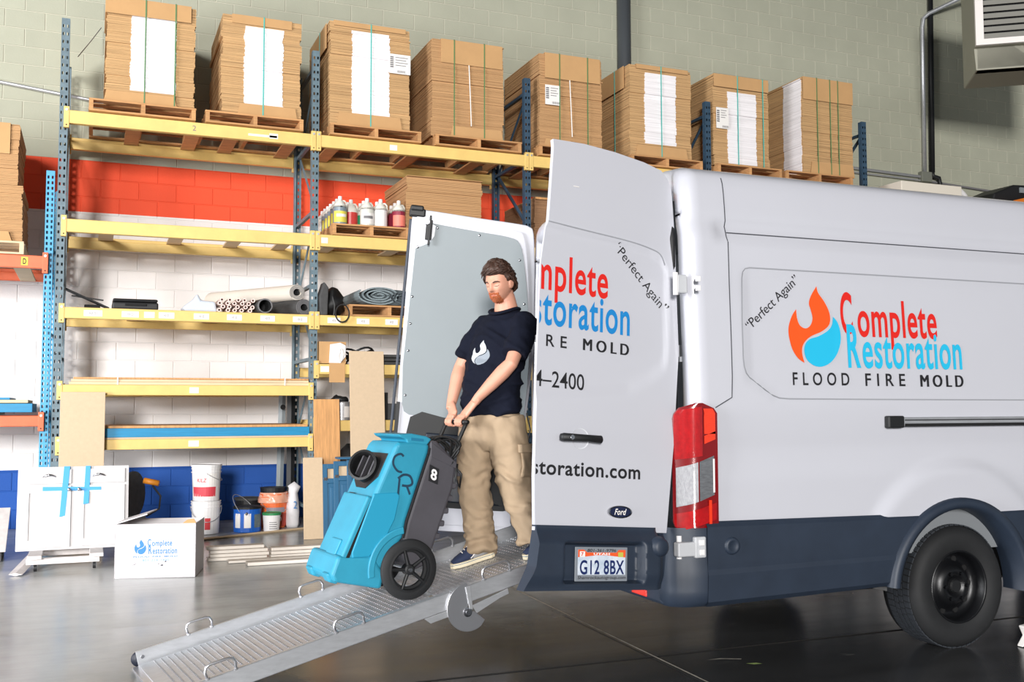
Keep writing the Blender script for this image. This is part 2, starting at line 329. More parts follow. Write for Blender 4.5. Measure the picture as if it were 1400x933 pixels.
# ---- services on the wall
tag(MB().tube([(3.79, -.105, 2.5), (3.79, -.105, 8.6)], .095, 20).build('rain_pipe', mat('dark_gray_paint', (66, 70, 74), .5), smooth=True), 'thick dark gray vertical pipe on the block wall between two carton stacks', 'pipe')
t = thing('conduit', 'thin galvanised conduit bending at its top and running down to a box', 'conduit', (9.16, -.03, 5))
MB().tube([(9.16, -.04, 5.1), (9.2, -.04, 7.45), (9.22, -.05, 7.6), (9.3, -.08, 7.68), (10.0, -.5, 8.05), (10.6, -.9, 8.5)], .032, 10).build('tube', M_alu, t, smooth=True)
MB().box(9.06, 9.27, -.09, 0, 4.96, 5.12).build('junction_box', mat('gray_box', (120, 122, 112), .5), t, bevel=.01)
MB().tube([(6.9, -.04, 5.08), (9.06, -.04, 5.04)], .022, 8).tube([(6.9, -.04, 5.01), (9.06, -.04, 4.98)], .014, 8).build('side_run', M_alu, t)
t = thing('gas_pipe', 'black vertical pipe with elbows beside the thin conduit', 'pipe', (9.3, -.06, 5))
MB().tube([(9.29, -.07, 5.12), (9.37, -.07, 8.5)], .04, 10).tube([(9.29, -.07, 5.12), (9.30, -.07, 5.06), (9.42, -.07, 5.04), (9.44, -.07, 4.95), (9.44, -.07, 4.72), (9.36, -.07, 4.66)], .035, 8).build('riser', M_black, t, smooth=True)
MB().tube([(9.36, -.07, 4.66), (9.6, -.07, 4.65), (14, -.07, 4.55)], .045, 8).build('run', M_black, t, smooth=True)
tag(MB().tube([(9.3, -.03, 4.98), (14, -.03, 4.78)], .018, 6).build('cable_run', M_grayink), 'thin gray cable run along the block wall right of the junction box', 'cable')
tag(MB().tube([(-9, -.03, 5.55), (-3.9, -.03, 5.0), (-2.4, -.03, 4.84), (-2.0, -.03, 4.8)], .02, 8).build('conduit', M_alu, smooth=True), 'slim metal conduit on the wall left of the first rack upright', 'conduit')
tag(MB().tube([(-3.10, -.9, 5.1), (-2.98, -.5, 5.42), (-2.88, -.1, 5.72)], .005, 5).build('guy_wire', M_grayink), 'thin wire slanting from first rack upright up to the tallest left carton stack', 'wire')
# ---- unit heater hung at upper right
hd = V((1, -.12, 0)).normalized(); hn = V((-.12, -1, 0)).normalized(); HO = V((8.0, -2.2, 6.28))
ang = .62; hd = V((math.cos(ang), -math.sin(ang), 0)); hn = V((-math.sin(ang), -math.cos(ang), 0))
Hf = lambda u, v, w_: HO+hd*u+V((0, 0, v))+hn*w_
t = thing('unit_heater', 'beige hanging unit heater with a louvred white front at upper right', 'heater', HO)
M_heat = mat('beige_sheet_metal', (150, 148, 132), .5); M_hw = mat('white_enamel', (232, 226, 222), .5)
MB().prism([(.02, -.3), (1.6, -.3), (1.6, 1.1), (.02, 1.1)], Hf, -1.0, -.14).box(.0, 1.62, 0, 1.1, -.16, -.06, Hf).build('casing', M_heat, t, bevel=.02)
MB().prism([(.02, -.3), (1.6, -.3), (1.62, -.0), (0, -.0)], Hf, -.3, -.14).build('hood', M_heat, t)
fr = MB(); fr.box(0, .1, 0, 1.1, -.06, 0, Hf).box(.82, 1.62, 0, 1.1, -.06, 0, Hf).box(.1, .82, 0, .08, -.06, 0, Hf).box(.1, .82, .86, 1.1, -.06, 0, Hf); fr.build('front_frame', M_hw, t)
MB().box(.1, .82, .08, .86, -.059, -.055, Hf).build('dark_backing', M_dark, t)
for k in range(8):
    z = .13+k*.092
    MB().prism([(.1, z-.045), (.82, z-.045), (.82, z+.03), (.1, z+.03)], lambda u, v, w_: Hf(u, v, w_-(v-z)*.45), -.034, -.028).build('louvre', mat('louvre_metal', (196, 194, 186), .3, .5), t)
MB().tube([Hf(.3, 1.1, -.5), Hf(.3, 2.4, -.5)], .012, 6).tube([Hf(1.3, 1.1, -.5), Hf(1.3, 2.4, -.5)], .012, 6).build('hanger_rod', M_alu, t)
# ================================================================= PALLET RACKING
UX = [-3.21, -.70, 1.81, 4.32, 6.83]; FY, RY = -1.33, -.26
ORD = ['first', 'second', 'third', 'fourth', 'fifth']
def post(mb, x, y, z0, z1, s, wd=.078, pitch=.08, dp=.07):
    # perforated channel: outer face at y, flanges running back along s
    h = wd/2; hw, hh = .009, .015; cx = .019
    e = 0
    def F(x0, x1, a, b): mb.quad((x+x0, y, a), (x+x1, y, a), (x+x1, y, b), (x+x0, y, b))
    F(-h, -cx-hw, z0, z1); F(-cx+hw, cx-hw, z0, z1); F(cx+hw, h, z0, z1)
    k = 0; zz = z0+.03; prev = z0
    while zz < z1-.02:
        for c in (-cx, cx): F(c-hw, c+hw, prev, zz-hh)
        prev = zz+hh; zz += pitch
    for c in (-cx, cx): F(c-hw, c+hw, prev, z1)
    for sx in (-1, 1):
        mb.quad((x+sx*h, y, z0), (x+sx*h, y+s*dp, z0), (x+sx*h, y+s*dp, z1), (x+sx*h, y, z1))
        mb.quad((x+sx*h, y+s*dp, z0), (x+sx*(h-.02), y+s*dp, z0), (x+sx*(h-.02), y+s*dp, z1), (x+sx*h, y+s*dp, z1))
    mb.box(x-h-.004, x+h+.004, y-.02 if s > 0 else y-dp-.02, y+dp+.02 if s > 0 else y+.02, z0-.004, z0+.008)
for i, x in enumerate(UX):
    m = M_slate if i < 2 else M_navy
    zf, zr = fz(FY), fz(RY)
    t = thing('rack_upright', f'perforated slate blue rack upright frame, {ORD[i]} of the five from the left', 'rack upright', (x, FY, zf), 'rack upright frames')
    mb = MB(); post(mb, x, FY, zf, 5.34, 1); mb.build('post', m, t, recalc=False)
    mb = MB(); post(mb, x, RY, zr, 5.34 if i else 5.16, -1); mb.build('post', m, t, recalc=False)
    z = .45; a = True
    zs = [.35, 1.15, 1.95, 2.75, 3.55, 4.35, 5.15]
    for z in zs: MB().box(x-.018, x+.018, FY+.07, RY-.07, z, z+.036).build('brace', m, t)
    for k, (z0, z1) in enumerate(zip(zs, zs[1:])):
        p, q = (V((x+.024, FY+.06, z0+.02)), V((x+.024, RY-.06, z1+.02)))
        if k % 2: p.y, q.y = q.y, p.y
        MB().loft([p, q], [(.03, .012)]*2, 4).build('brace', m, t)
LV = {0: [(4.268, 4.40), (3.18, 3.31), (2.325, 2.436), (1.57, 1.675), (1.03, 1.132)], 1: [(4.268, 4.40), (3.18, 3.31), (2.325, 2.436), (1.80, 1.91), (1.19, 1.305)],
      2: [(4.268, 4.40), (3.18, 3.31), (2.325, 2.436), (1.80, 1.91), (1.19, 1.305)], 3: [(4.268, 4.40), (3.18, 3.31), (2.325, 2.436)]}
LN = ['top', 'second', 'third', 'fourth', 'lowest']; BN = ['first', 'second', 'third', 'fourth']
def beam(x0, x1, z0, z1, y, s, m, label, group, stickers=()):
    t = thing('rack_beam', label, 'rack beam', ((x0+x1)/2, y, z0), group)
    # closed step beam: face bar with a lower ledge on the inside
    MB().box(x0, x1, y-s*.045 if s > 0 else y, y if s > 0 else y+.045, z0, z1).box(x0, x1, y if s > 0 else y-.02, y+.02 if s > 0 else y, z0, z1-.035).build('bar', m, t, bevel=.006)
    for sx, xx in ((1, x0), (-1, x1)):
        a, b = sorted((xx-sx*.04, xx+sx*.012))
        p = MB(); p.box(a, b, min(y-s*.004, y-s*.05), max(y-s*.004, y-s*.05), z0-.045, z1+.035); e = p.build('end_plate', m, t, bevel=.004)
        MB().lathe([(0, .008), (.012, .008), (.012, 0)], lambda X, Y, Z: V(((a+b)/2+X, y-s*(.05+Z), z1-.0+Y)), 8).build('bolt', M_alu, e)
        MB().lathe([(0, .002), (.007, .002), (.007, 0)], lambda X, Y, Z: V(((a+b)/2+X, y-s*(.05+Z), z0-.02+Y)), 6).build('slot', M_dark, e)
    for (xx, wd) in stickers:
        s_ = MB().box(xx, xx+wd, y-.0475, y-.0455, (z0+z1)/2-.03, (z0+z1)/2+.03).build('label_sticker', M_label, t)
        if wd > .1: text('code', lambda u, v, w_: V((u, y-.0485, v)), xx+.05, xx+wd-.05, (z0+z1)/2-.014, (z0+z1)/2+.014, 'lettering', M_grayink, s_)
    return t
ST = {(0, 2): [(-2.98, .17), (-2.63, .16), (-2.42, .1), (-2.28, .15), (-1.94, .15), (-1.61, .15), (-1.27, .15), (-.93, .15)], (1, 2): [(-.56, .14), (-.24, .14), (.08, .14)], (0, 3): [(-1.97, .09)], (0, 4): [(-1.97, .1)],
      (1, 1): [(-.635, .07)], (1, 0): [(.12, .085)], (1, 3): [(-.63, .09)], (2, 2): [(1.95, .14)]}
for b, lv in LV.items():
    for k, (z0, z1) in enumerate(lv):
        x0, x1 = UX[b]+.042, UX[b+1]-.042
        bt = beam(x0, x1, z0, z1, FY, 1, M_yel, f'yellow front beam of the {LN[k]} shelf level, {BN[b]} bay from the left', 'yellow rack beams', ST.get((b, k), ()))
        if (b, k) == (0, 0):
            text('2', lambda u, v, w_: V((u, FY-.0465, v)), -1.985, -1.95, 4.31, 4.365, 'number_mark', M_grayink, bt)
            MB().box(-1.42, -1.12, FY-.047, FY-.0455, 4.315, 4.338).box(-1.2, -1.11, FY-.047, FY-.0455, 4.305, 4.36).build('torn_label', M_label, bt)
        beam(x0, x1, z0, z1, RY, -1, M_yel, f'yellow rear beam of the {LN[k]} shelf level, {BN[b]} bay, near the wall', 'yellow rack beams')
# planks lying across the beams front to back
def plank(x, wd, z, m, label, y0=FY-.02, y1=RY+.02, h=.02): return tag(MB().box(x, x+wd, y0, y1, z-h, z).build('shelf_plank', m, bevel=.002), label, 'plank', 'support planks across the rack beams')
PL = {(0, 0): [-2.62, -2.02, -1.62, -.98], (0, 1): [-2.86, -2.15, -1.54, -1.0], (0, 2): [-2.55, -1.75, -1.15], (1, 0): [-.5, .45, 1.25], (1, 1): [-.48, .28], (1, 2): [-.4, .4], (2, 0): [2.0, 2.6, 3.3], (3, 0): [4.5, 5.2, 5.9]}
PW = ['leftmost', 'second from the left', 'third from the left', 'rightmost']
for (b, k), xs in PL.items():
    for q, x in enumerate(xs):
        plank(x, .15, LV[b][k][1]-.012, M_wood if k == 0 else M_pine, f'wooden support plank under {LN[k]} shelf level of {BN[b]} bay, {PW[q] if q < len(xs)-1 else "rightmost"}')
def pallet(x0, x1, y0, z, label, dy=1.19, h=.125, m=None, group='wooden pallets on the rack'):
    m = m or M_wood; t = thing('pallet', label, 'pallet', ((x0+x1)/2, y0+dy/2, z), group); R = random.Random(x0)
    for k in range(3):
        x = x0+(x1-x0-.04)*k/2; MB().box(x, x+.04, y0+.005, y0+dy-.005, z+.017, z+h-.018).build('stringer', m, t)
    n = 7
    for k in range(n):
        wd = R.choice((.09, .1, .125)); y = y0+(dy-.11)*k/(n-1); MB().box(x0+R.uniform(-.008, .01), x1+R.uniform(-.008, .01), y, y+wd, z+h-.018, z+h).build('deck_board', m, t)
    for k in range(3):
        y = y0+(dy-.1)*k/2; MB().box(x0, x1, y, y+.1, z, z+.017).build('bottom_board', m, t)
    return t
PX = [(-2.98, -1.96), (-1.86, -.85), (-.56, .47), (.64, 1.69), (1.92, 2.93), (3.15, 4.17), (4.40, 5.38), (5.45, 6.54)]
ORD8 = ['first', 'second', 'third', 'fourth', 'fifth', 'sixth', 'seventh', 'eighth']
for i, (a, b) in enumerate(PX): pallet(a, b, -1.43, 4.405, f'weathered wooden pallet on the top beams, {ORD8[i]} from the left')
# ---- tall stacks of flat cartons
def stack(x0, x1, y0, y1, z0, z1, label, white=None, top=None, bot=None, straps=(), cord=None, lab=None, side=None, side_white=None, seed=1, lh=.016, edge=None, group='stacks of flat cardboard cartons', tcol=None):
    R = random.Random(seed); W = x1-x0; Hh = z1-z0
    t = thing('carton_stack', label, 'carton stack', ((x0+x1)/2, (y0+y1)/2, z0), group)
    mb = MB(); wb = MB() if white else None; z = z0; k = 0; bx = by = 0; nb = R.randint(8, 14)
    swb = MB() if side_white else None
    while z < z1-.004:
        if k % nb == 0: bx = R.uniform(-.010, .010); by = R.uniform(-.010, .010); nb = R.randint(8, 14)
        h = min(lh, z1-z); jx, jy = bx+R.uniform(-.003, .003), by+R.uniform(-.004, .003)
        mb.box(x0+jx, x1+jx, y0+jy, y1+jy, z, z+h*.86)
        f = (z-z0)/Hh
        if white and white[2] < f < white[3]:
            wx = R.uniform(-.006, .006)+bx*.5
            wb.box(x0+W*white[0]+wx, x0+W*white[1]+wx, y0+jy-.004, y0+jy+.05, z-.001, z+h*.93)
        if side_white and side_white[2] < f < side_white[3]:
            swb.box(x0+jx-.004, x0+jx+.05, y0+(y1-y0)*side_white[0], y0+(y1-y0)*side_white[1], z-.001, z+h*.93)
        z += h; k += 1
    mb.build('cardboard_sheets', edge or M_edge, t)['kind'] = 'stuff'
    if wb: wb.build('white_sheet_edges', M_white_edge, t)['kind'] = 'stuff'
    if swb: swb.build('white_side_edges', M_white_edge, t)['kind'] = 'stuff'
    fy = y0-.026
    if top:
        a, b, d = top; MB().box(x0+W*a, x0+W*b, fy, y1, z1-.002, z1+.006).box(x0+W*a, x0+W*b, fy, fy+.006, z1-d, z1).build('top_flap', tcol or M_card, t, bevel=.002)
    if bot:
        a, b, d = bot
        MB().prism([(x0+W*a, z0), (x0+W*b, z0), (x0+W*(b-.03), z0+d), (x0+W*(a+.03), z0+d)], lambda u, v, w_: V((u, w_, v)), fy-.002, fy+.004).build('bottom_flap', M_card, t)
    for s_, c in straps:
        x = x0+W*s_; MB().box(x-.006, x+.006, fy-.006, fy-.003, z0, z1+.008).box(x-.006, x+.006, fy-.006, y1, z1+.006, z1+.009).build('strap', mat('strap_'+c, {'green': (84, 128, 82), 'teal': (70, 182, 172)}[c], .4), t)
    if cord: x = x0+W*cord; MB().tube([(x, fy+.004, z0+Hh*.13), (x-.012, fy+.002, z0+Hh*.4), (x-.03, fy, z1-(top[2] if top else 0))], .006, 5).build('cord', M_label, t)
    if lab:
        a, b, c, d = lab; X0, X1, A, B = x0+W*a, x0+W*b, z0+Hh*c, z0+Hh*d
        l = MB().box(X0, X1, fy-.004, fy-.002, A, B).build('shipping_label', M_label, t)
        q = MB(); hh = B-A
        for k in range(6): q.quad(*[(x, fy-.0045, z) for x, z in ((X0+.01, A+hh*(.3+k*.1)), (X0+.05, A+hh*(.3+k*.1)), (X0+.05, A+hh*(.37+k*.1)), (X0+.01, A+hh*(.37+k*.1)))])
        for k in range(12): x = X0+.09+k*.008; q.quad(*[(xx, fy-.0045, zz) for xx, zz in ((x, A+.012), (x+.003+.003*(k % 2), A+.012), (x+.003+.003*(k % 2), A+.04), (x, A+.04))])
        for k in range(4): z = B-.04-k*.03; q.quad(*[(xx, fy-.0045, zz) for xx, zz in ((X0+.07, z), (X1-.03-.02*(k % 2), z), (X1-.03-.02*(k % 2), z+.008), (X0+.07, z+.008))])
        q.build('print', M_grayink, l, recalc=False)
    if side:  # wrap sheet and strap on the left side
        MB().box(x0-.024, x0-.018, y0+.1, y1-.1, z1-.28, z1).build('side_flap', M_card, t)
        for yy in side: MB().box(x0-.03, x0-.026, yy-.006, yy+.006, z0, z1+.004).build('strap', mat('strap_teal', (70, 182, 172), .4), t)
    return t
Y0, Y1, ZB = -1.33, -.22, 4.532
stack(-2.83, -1.97, Y0, Y1, ZB, 5.62, 'leftmost tall carton stack, white middle band and two green straps', (.27, .78, .13, .86), (-.02, .95, .17), (-.02, .8, .12), ((.43, 'green'), (.77, 'green')), seed=1, side=())
stack(-1.70, -.87, Y0, Y1, ZB, 5.61, 'second carton stack from the left, white band with single teal strap', (.28, .77, .1, .9), (.12, .88, .09), (.2, .96, .13), ((.52, 'teal'),), seed=2)
stack(-.55, .36, Y0, Y1, ZB, 5.70, 'third carton stack from the left, white band with shipping label at its right edge', (.27, .74, .1, .93), (.04, .94, .05), (.08, .9, .15), ((.5, 'teal'),), lab=(.73, 1.0, .56, .75), seed=3, side=(-.9,))
stack(.62, 1.50, Y0, Y1, ZB, 5.66, 'fourth carton stack from the left, plain brown with deep tan top flap', None, (.12, .98, .27), (.25, .99, .13), ((.3, 'green'), (.72, 'green')), cord=.54, seed=4, edge=M_edge2)
stack(1.97, 2.80, Y0, Y1, ZB, 5.67, 'fifth carton stack from the left, plain brown with a shipping label at left', None, (.07, .96, .3), (.05, .5, .1), ((.3, 'green'), (.75, 'green')), cord=.5, lab=(.07, .31, .45, .66), seed=5, edge=M_edge2, side=())
stack(3.18, 4.06, Y0, Y1, ZB, 5.69, 'sixth carton stack from the left, ragged white band and wide bottom flap', (.24, .75, .14, .92), (.1, .95, .05), (.08, .93, .15), ((.5, 'teal'),), seed=6, side=(-1.0,))
stack(4.40, 5.25, Y0, Y1, ZB, 5.71, 'seventh carton stack from the left, behind a rack upright, white band and label', (.25, .77, .02, .82), (.0, .99, .16), None, ((.42, 'teal'), (.88, 'teal')), lab=(.03, .25, .4, .63), seed=7)
stack(5.80, 6.63, Y0, Y1, ZB, 5.84, 'rightmost carton stack, tan front with three green straps and white side band', None, (0, 1, .3), (.12, 1, .17), ((.27, 'green'), (.53, 'green'), (.69, 'green')), seed=8, side_white=(.02, .36, 0, .98))
t = stack(.36, 1.27, -1.22, -.3, 3.32, 4.06, 'broad carton bundle pair on the second shelf under the fourth stack', seed=9, edge=M_edge2, lh=.012)
tag(MB().box(.36, 1.27, -1.26, -.3, 4.062, 4.068).build('interleaf_sheet', M_card), 'cardboard sheet topping the carton bundle pair on the second shelf', 'cardboard sheet')
stack(1.93, 2.95, -1.25, -.3, 2.57, 3.93, 'tall wrapped carton stack in the third bay behind the open near van door', top=(0, 1, .02), seed=10, edge=mat('kraft_sheets', (150, 112, 80), .85, var=.1, vs=20), tcol=M_oak)
pallet(1.9, 2.98, -1.36, 2.44, 'wooden pallet on the third shelf of the third bay, glimpsed between the van doors')
# ---- orange and light blue rack at far left
t = thing('rack_upright', 'light blue perforated rack upright at far left beside the taller slate one', 'rack upright', (-3.31, FY, fz(FY)))
mb = MB(); post(mb, -3.312, FY-.02, fz(FY), 3.78, 1, pitch=.055); mb.build('post', M_sky, t, recalc=False)
mb = MB(); post(mb, -3.312, RY, fz(RY), 3.78, -1, pitch=.055); mb.build('post', M_sky, t, recalc=False)
for z in (.4, 1.3, 2.2, 3.1): MB().box(-3.33, -3.295, FY+.06, RY-.06, z, z+.036).build('brace', M_sky, t)
for z0, z1, n in ((2.80, 2.925, 'upper'), (1.268, 1.372, 'lower')):
    bt = beam(-5.8, -3.352, z0, z1, FY-.02, 1, M_org, f'orange front beam of the {n} shelf at far left', 'orange rack beams')
    beam(-5.8, -3.352, z0, z1, RY, -1, M_org, f'orange rear beam of the {n} shelf at far left, near wall', 'orange rack beams')
    if n == 'upper':
        s_ = MB().box(-3.55, -3.49, FY-.068, FY-.066, z0+.025, z1-.02).build('level_tag', mat('tag_yellow', (236, 196, 60), .5), bt)
        text('D', lambda u, v, w_: V((u, FY-.069, v)), -3.535, -3.505, z0+.035, z1-.032, 'lettering', M_ink, s_)
plank(-3.62, .15, 2.82, M_pine, 'pale support plank under the upper orange beams at far left')
stack(-4.7, -3.56, -1.3, -.35, 3.058, 3.62, 'lower brown carton bundle on the orange rack at far left', bot=(.4, .93, .1), seed=11, edge=M_edge2)
stack(-4.74, -3.60, -1.3, -.35, 3.62, 4.22, 'upper brown carton bundle stacked on another at far left', top=(0, .93, .3), seed=12, edge=M_edge2)
pallet(-4.75, -3.53, -1.4, 2.93, 'pale pallet under the cartons on the orange rack at far left', m=M_pine)
for k, (z, h, xr, m, lb) in enumerate(((1.375, .03, -3.72, M_ply, 'short tan offcut lying on the lower orange beam'), (1.405, .085, -3.42, M_teal_board, 'thick teal board on the lower orange shelf at far left'), (1.495, .03, -3.46, M_pine, 'pale plywood sheet on top of the thick teal board'), (1.526, .022, -3.62, M_teal_board, 'thin teal board topmost on the lower orange shelf'))):
    tag(MB().box(-5.6, xr, -1.36+.03*k, -.4, z, z+h).build('board', m, bevel=.003), lb, 'board', 'boards on the lower orange shelf')
# ================================================================= THINGS ON THE SHELVES
pallet(-.52, .345, -1.41, 3.312, 'orange wood pallet holding rows of plastic gallon jugs')
M_jugw = mat('milky_jug_plastic', (226, 224, 214), .4, spec=.4)
def jug(x, y, z, liquid, lab, label, rot=0, full=.72, labcol=None, labw=2.4):
    t = thing('gallon_jug', label, 'jug', (x, y, z), 'gallon jugs on the second shelf pallet')
    c, s_ = math.cos(rot), math.sin(rot); F = lambda X, Y, Z: V((x+X*c-Y*s_, y+X*s_+Y*c, z+Z*1.07))
    r = .076; H = .2*full/.72
    mb = MB(); mb.lathe([(0, 0), (r*.9, 0), (r, .012), (r, H), (0, H)], F, 18); mb.build('liquid_fill', liquid, t, smooth=False)
    mb = MB(); mb.lathe([(r, H), (r, .19), (r*.93, .215), (r*.6, .25), (.022, .272), (.019, .29)], F, 18)
    mb.tube([F(.02, 0, .265), F(.05, 0, .268), (F(.07, 0, .245)), F(.072, 0, .2), F(.07, 0, .18)], .011, 7); mb.build('bottle', M_jugw, t, smooth=True)
    MB().lathe([(0, .312), (.021, .312), (.023, .285), (.023, .28), (0, .28)], F, 14).build('cap', M_wplas, t)
    if lab:
        mb = MB(); a0 = -PI/2-rot-labw/2
        mb.grid(10, 1, lambda u, v: F((r+.0015)*math.cos(a0+labw*u), (r+.0015)*math.sin(a0+labw*u), .035+.115*v)); l = mb.build('label_wrap', lab, t, recalc=False)
        mb = MB(); mb.grid(6, 1, lambda u, v: F((r+.003)*math.cos(a0+labw*(.2+.6*u)), (r+.003)*math.sin(a0+labw*(.2+.6*u)), .09+.03*v)); mb.build('label_band', labcol or M_label, l, recalc=False)
    return t
M_lgray = mat('gray_blue_liquid', (122, 136, 146), .35); M_lred = mat('red_liquid', (206, 62, 58), .35); M_lmar = mat('maroon_liquid', (140, 40, 62), .35); M_lclr = mat('clear_liquid', (214, 214, 204), .35)
M_yl = mat('yellow_label', (220, 206, 84), .5); M_pink = mat('salmon_label', (240, 130, 112), .5); M_green = mat('green_label', (40, 150, 100), .5); M_tanl = mat('tan_liquid', (196, 164, 124), .4)
ZJ = 3.437
ods = ['nearest', 'second', 'third', 'fourth', 'fifth', 'sixth', 'farthest']
for j in range(7):
    jug(-.40, -1.22+.155*j, ZJ, M_lgray if j < 5 else M_lclr, M_yl if j < 5 else M_label, f'jug of gray liquid in the left row of jugs, {ods[j]} from the shelf edge' if j < 5 else f'clear jug in the left row of jugs, {ods[j]} from the shelf edge', labcol=M_label if j else M_label)
for j in range(3): jug(-.245, -1.08+.155*j, ZJ, M_lred, None, f'red jug in the second row, {ods[j] if j < 2 else "third"} from the shelf edge', full=.62)
for j in range(3): jug(-.095, -1.22+.155*j, ZJ, M_lclr, M_label if j == 0 else M_green, ('clear jug with printed white label, centre of the pallet front' if j == 0 else f'pale jug with green label behind the centre front jug, {ods[j]} in its row'), rot=.3, labcol=M_grayink if j == 0 else M_label)
for j in range(2): jug(.06, -1.22+.155*j, ZJ, M_wplas, None, ['opaque white jug with open handle at the pallet front', 'white jug right behind the opaque white front jug'][j], rot=-.2)
for j in range(2): jug(.16, -.80+.16*j, ZJ, M_tanl, None, ['tan jug half hidden right of the white jug', 'tan jug behind another tan jug beside maroon jugs'][j])
for j in range(3): jug(.27, -1.22+.155*j, ZJ, M_lmar, M_pink if j == 0 else None, f'maroon jug at the right end of the jug pallet, {["nearest","second","third"][j]} in its row', rot=.2, labcol=M_pink)
# third shelf, first bay
z3 = 2.437
t = thing('tool_case', 'black plastic tool case lying on the third shelf, first bay', 'case', (-2.5, -1.0, z3))
MB().box(-2.72, -2.28, -1.3, -.95, z3, z3+.075).box(-2.715, -2.285, -1.295, -.955, z3+.08, z3+.11).build('shell', M_black, t, bevel=.015); MB().box(-2.6, -2.4, -1.33, -1.305, z3+.04, z3+.06).build('handle', M_dark, t)
t = thing('folding_stand', 'black folding stand tilted against the first upright on the third shelf', 'stand', (-3.0, -1.1, z3))
MB().loft([(-3.16, -1.15, z3+.2), (-2.75, -1.1, z3+.02)], [(.014, .05)]*2, 6).loft([(-3.1, -1.1, z3+.14), (-2.8, -1.12, z3+.1)], [.008]*2, 6).build('bar', M_black, t); MB().box(-2.98, -2.83, -1.16, -1.04, z3, z3+.05).build('foot', M_dark, t, bevel=.01)
def roll(x, y0, y1, z, r, m, label, core=.4, dx=0, dz=0, end=None, group='rolled goods on the third shelf'):
    t = thing('roll', label, 'roll', (x, y0, z), group); L = math.hypot(y1-y0, dx)
    F = lambda X, Y, Z: V((x+X+dx*Z, y0+(y1-y0)*Z, z+r+Y+dz*Z))
    MB().lathe([(r*core, 0), (r, 0), (r, 1), (r*core, 1), (r*core, .02)], F, 22).build('outer_wrap', m, t, smooth=False)
    mb = MB(); pts = []
    for k in range(70): a = k*.33; rr = r*core+(r*.97-r*core)*k/70; pts.append(F(rr*math.cos(a), rr*math.sin(a), -.004))
    mb.tube(pts, .0035, 4); mb.build('spiral_edge', end or M_grayink, t)
    MB().lathe([(0, .2), (r*core*.98, .2), (r*core*.98, .01)], F, 18).build('core', M_dark, t)
    return t
M_memb = mat('white_membrane', (208, 200, 188), .6, var=.06, vs=5); M_drk = mat('dark_gray_felt', (70, 70, 70), .8, var=.2, vs=20)
roll(-.79, -1.245, -.3, z3, .088, M_drk, 'dark felt roll beside the second upright, end facing out', .42, dx=-.5)
roll(-.84, -1.10, -.25, z3+.178, .085, M_memb, 'white membrane roll lying on top of the dark felt roll', .45, dx=-.8, dz=-.03)
roll(-1.22, -1.36, -.5, z3, .078, M_drk, 'open brown lined roll left of the dark felt roll', .85, dx=-.2)
R = random.Random(3)
t = thing('hose_bundle', 'bundle of pinkish white hoses with their cut ends facing out', 'hoses', (-1.52, -1.2, z3)); M_hose = mat('pinkish_hose', (228, 204, 196), .6)
for k in range(20):
    x = -1.68+.075*(k % 5)+R.uniform(-.01, .01)+(.03 if (k//5) % 2 else 0); z = z3+.022+.036*(k//5)
    MB().lathe([(.012, 0), (.022, 0), (.022, .5), (.012, .5), (.012, .0)], lambda X, Y, Z: V((x+X, -1.34+R.uniform(-.001, .001)+Z*.9, z+Y)), 10).build('hose', M_hose, t)
tag(MB().prism([(-2.02, 0), (-1.7, 0), (-1.72, .11), (-1.86, .12), (-1.9, .19), (-1.94, .13), (-2.05, .04)], lambda u, v, w_: V((u, w_, z3+v)), -1.3, -1.0).build('plastic_bag', mat('bag_white', (196, 204, 214), .4), bevel=.02), 'crumpled pale blue and white plastic bag left of the hose bundle', 'bag')
# third shelf, second bay
pallet(-.33, .58, -1.39, z3, 'orange wood pallet under the folded gray blankets, third shelf')
t = thing('moving_blanket', 'rolled gray moving blankets showing spiral folds at the end', 'blanket', (.1, -1.0, z3+.125)); zb = z3+.125
M_blk = mat('gray_blanket', (128, 140, 144), .9, var=.18, vs=12); M_blk2 = mat('dark_gray_blanket', (76, 84, 88), .9, var=.15, vs=12)
def spiral(cx, cz, rx, rz, turns, th, m, ph=0):
    mb = MB(); n = int(26*turns); last = None
    rows = []
    for k in range(n+1):
        f = 1-.88*k/n; a = ph+2*PI*turns*k/n
        rows.append((cx+rx*f*math.cos(a)+.006*noise.noise(V((k*.3, 1, cx))), cz+rz*f*math.sin(a)+.008*noise.noise(V((k*.25, 5, cx)))))
    for k in range(n):
        (x0, a0), (x1, a1) = rows[k], rows[k+1]; d = V((x1-x0, a1-a0)); d.normalize(); nx, nz = -d.y*th, d.x*th
        mb.prism([(x0, a0), (x1, a1), (x1+nx, a1+nz), (x0+nx, a0+nz)], lambda u, v, w_: V((u, w_, v)), -1.34, -.35)
    return mb.build('fold', m, t)
spiral(.02, zb+.115, .25, .112, 4.2, .016, M_blk, 2.6); spiral(.37, zb+.09, .24, .085, 3.2, .016, M_blk2, 1.0)
MB().lathe([(0, 0), (1, 0), (1, 1), (0, 1)], lambda X, Y, Z: V((-.0+.47*X*.55+.2, -1.315+Z*.93, zb+.1+Y*.085)), 24).build('inner_fill', M_blk2, t)
t = thing('black_bag', 'slumped black bag with dangling straps beside the second upright', 'bag', (-.55, -1.2, z3))
mb = MB(); mb.ball((-.47, -1.15, z3+.15), (.13, .16, .16), 16, 12)
for v in mb.bm.verts: v.co += V((noise.noise(v.co*14), noise.noise(v.co*14+V((9, 0, 0))), noise.noise(v.co*12+V((0, 7, 0)))))*.05
mb.build('sack', M_black, t, smooth=True)
MB().prism([(-.64, 0), (-.56, 0), (-.55, .3), (-.6, .36), (-.65, .2)], lambda u, v, w_: V((u, w_, z3+v)), -1.38, -1.2).build('flap', M_drk, t, bevel=.012)
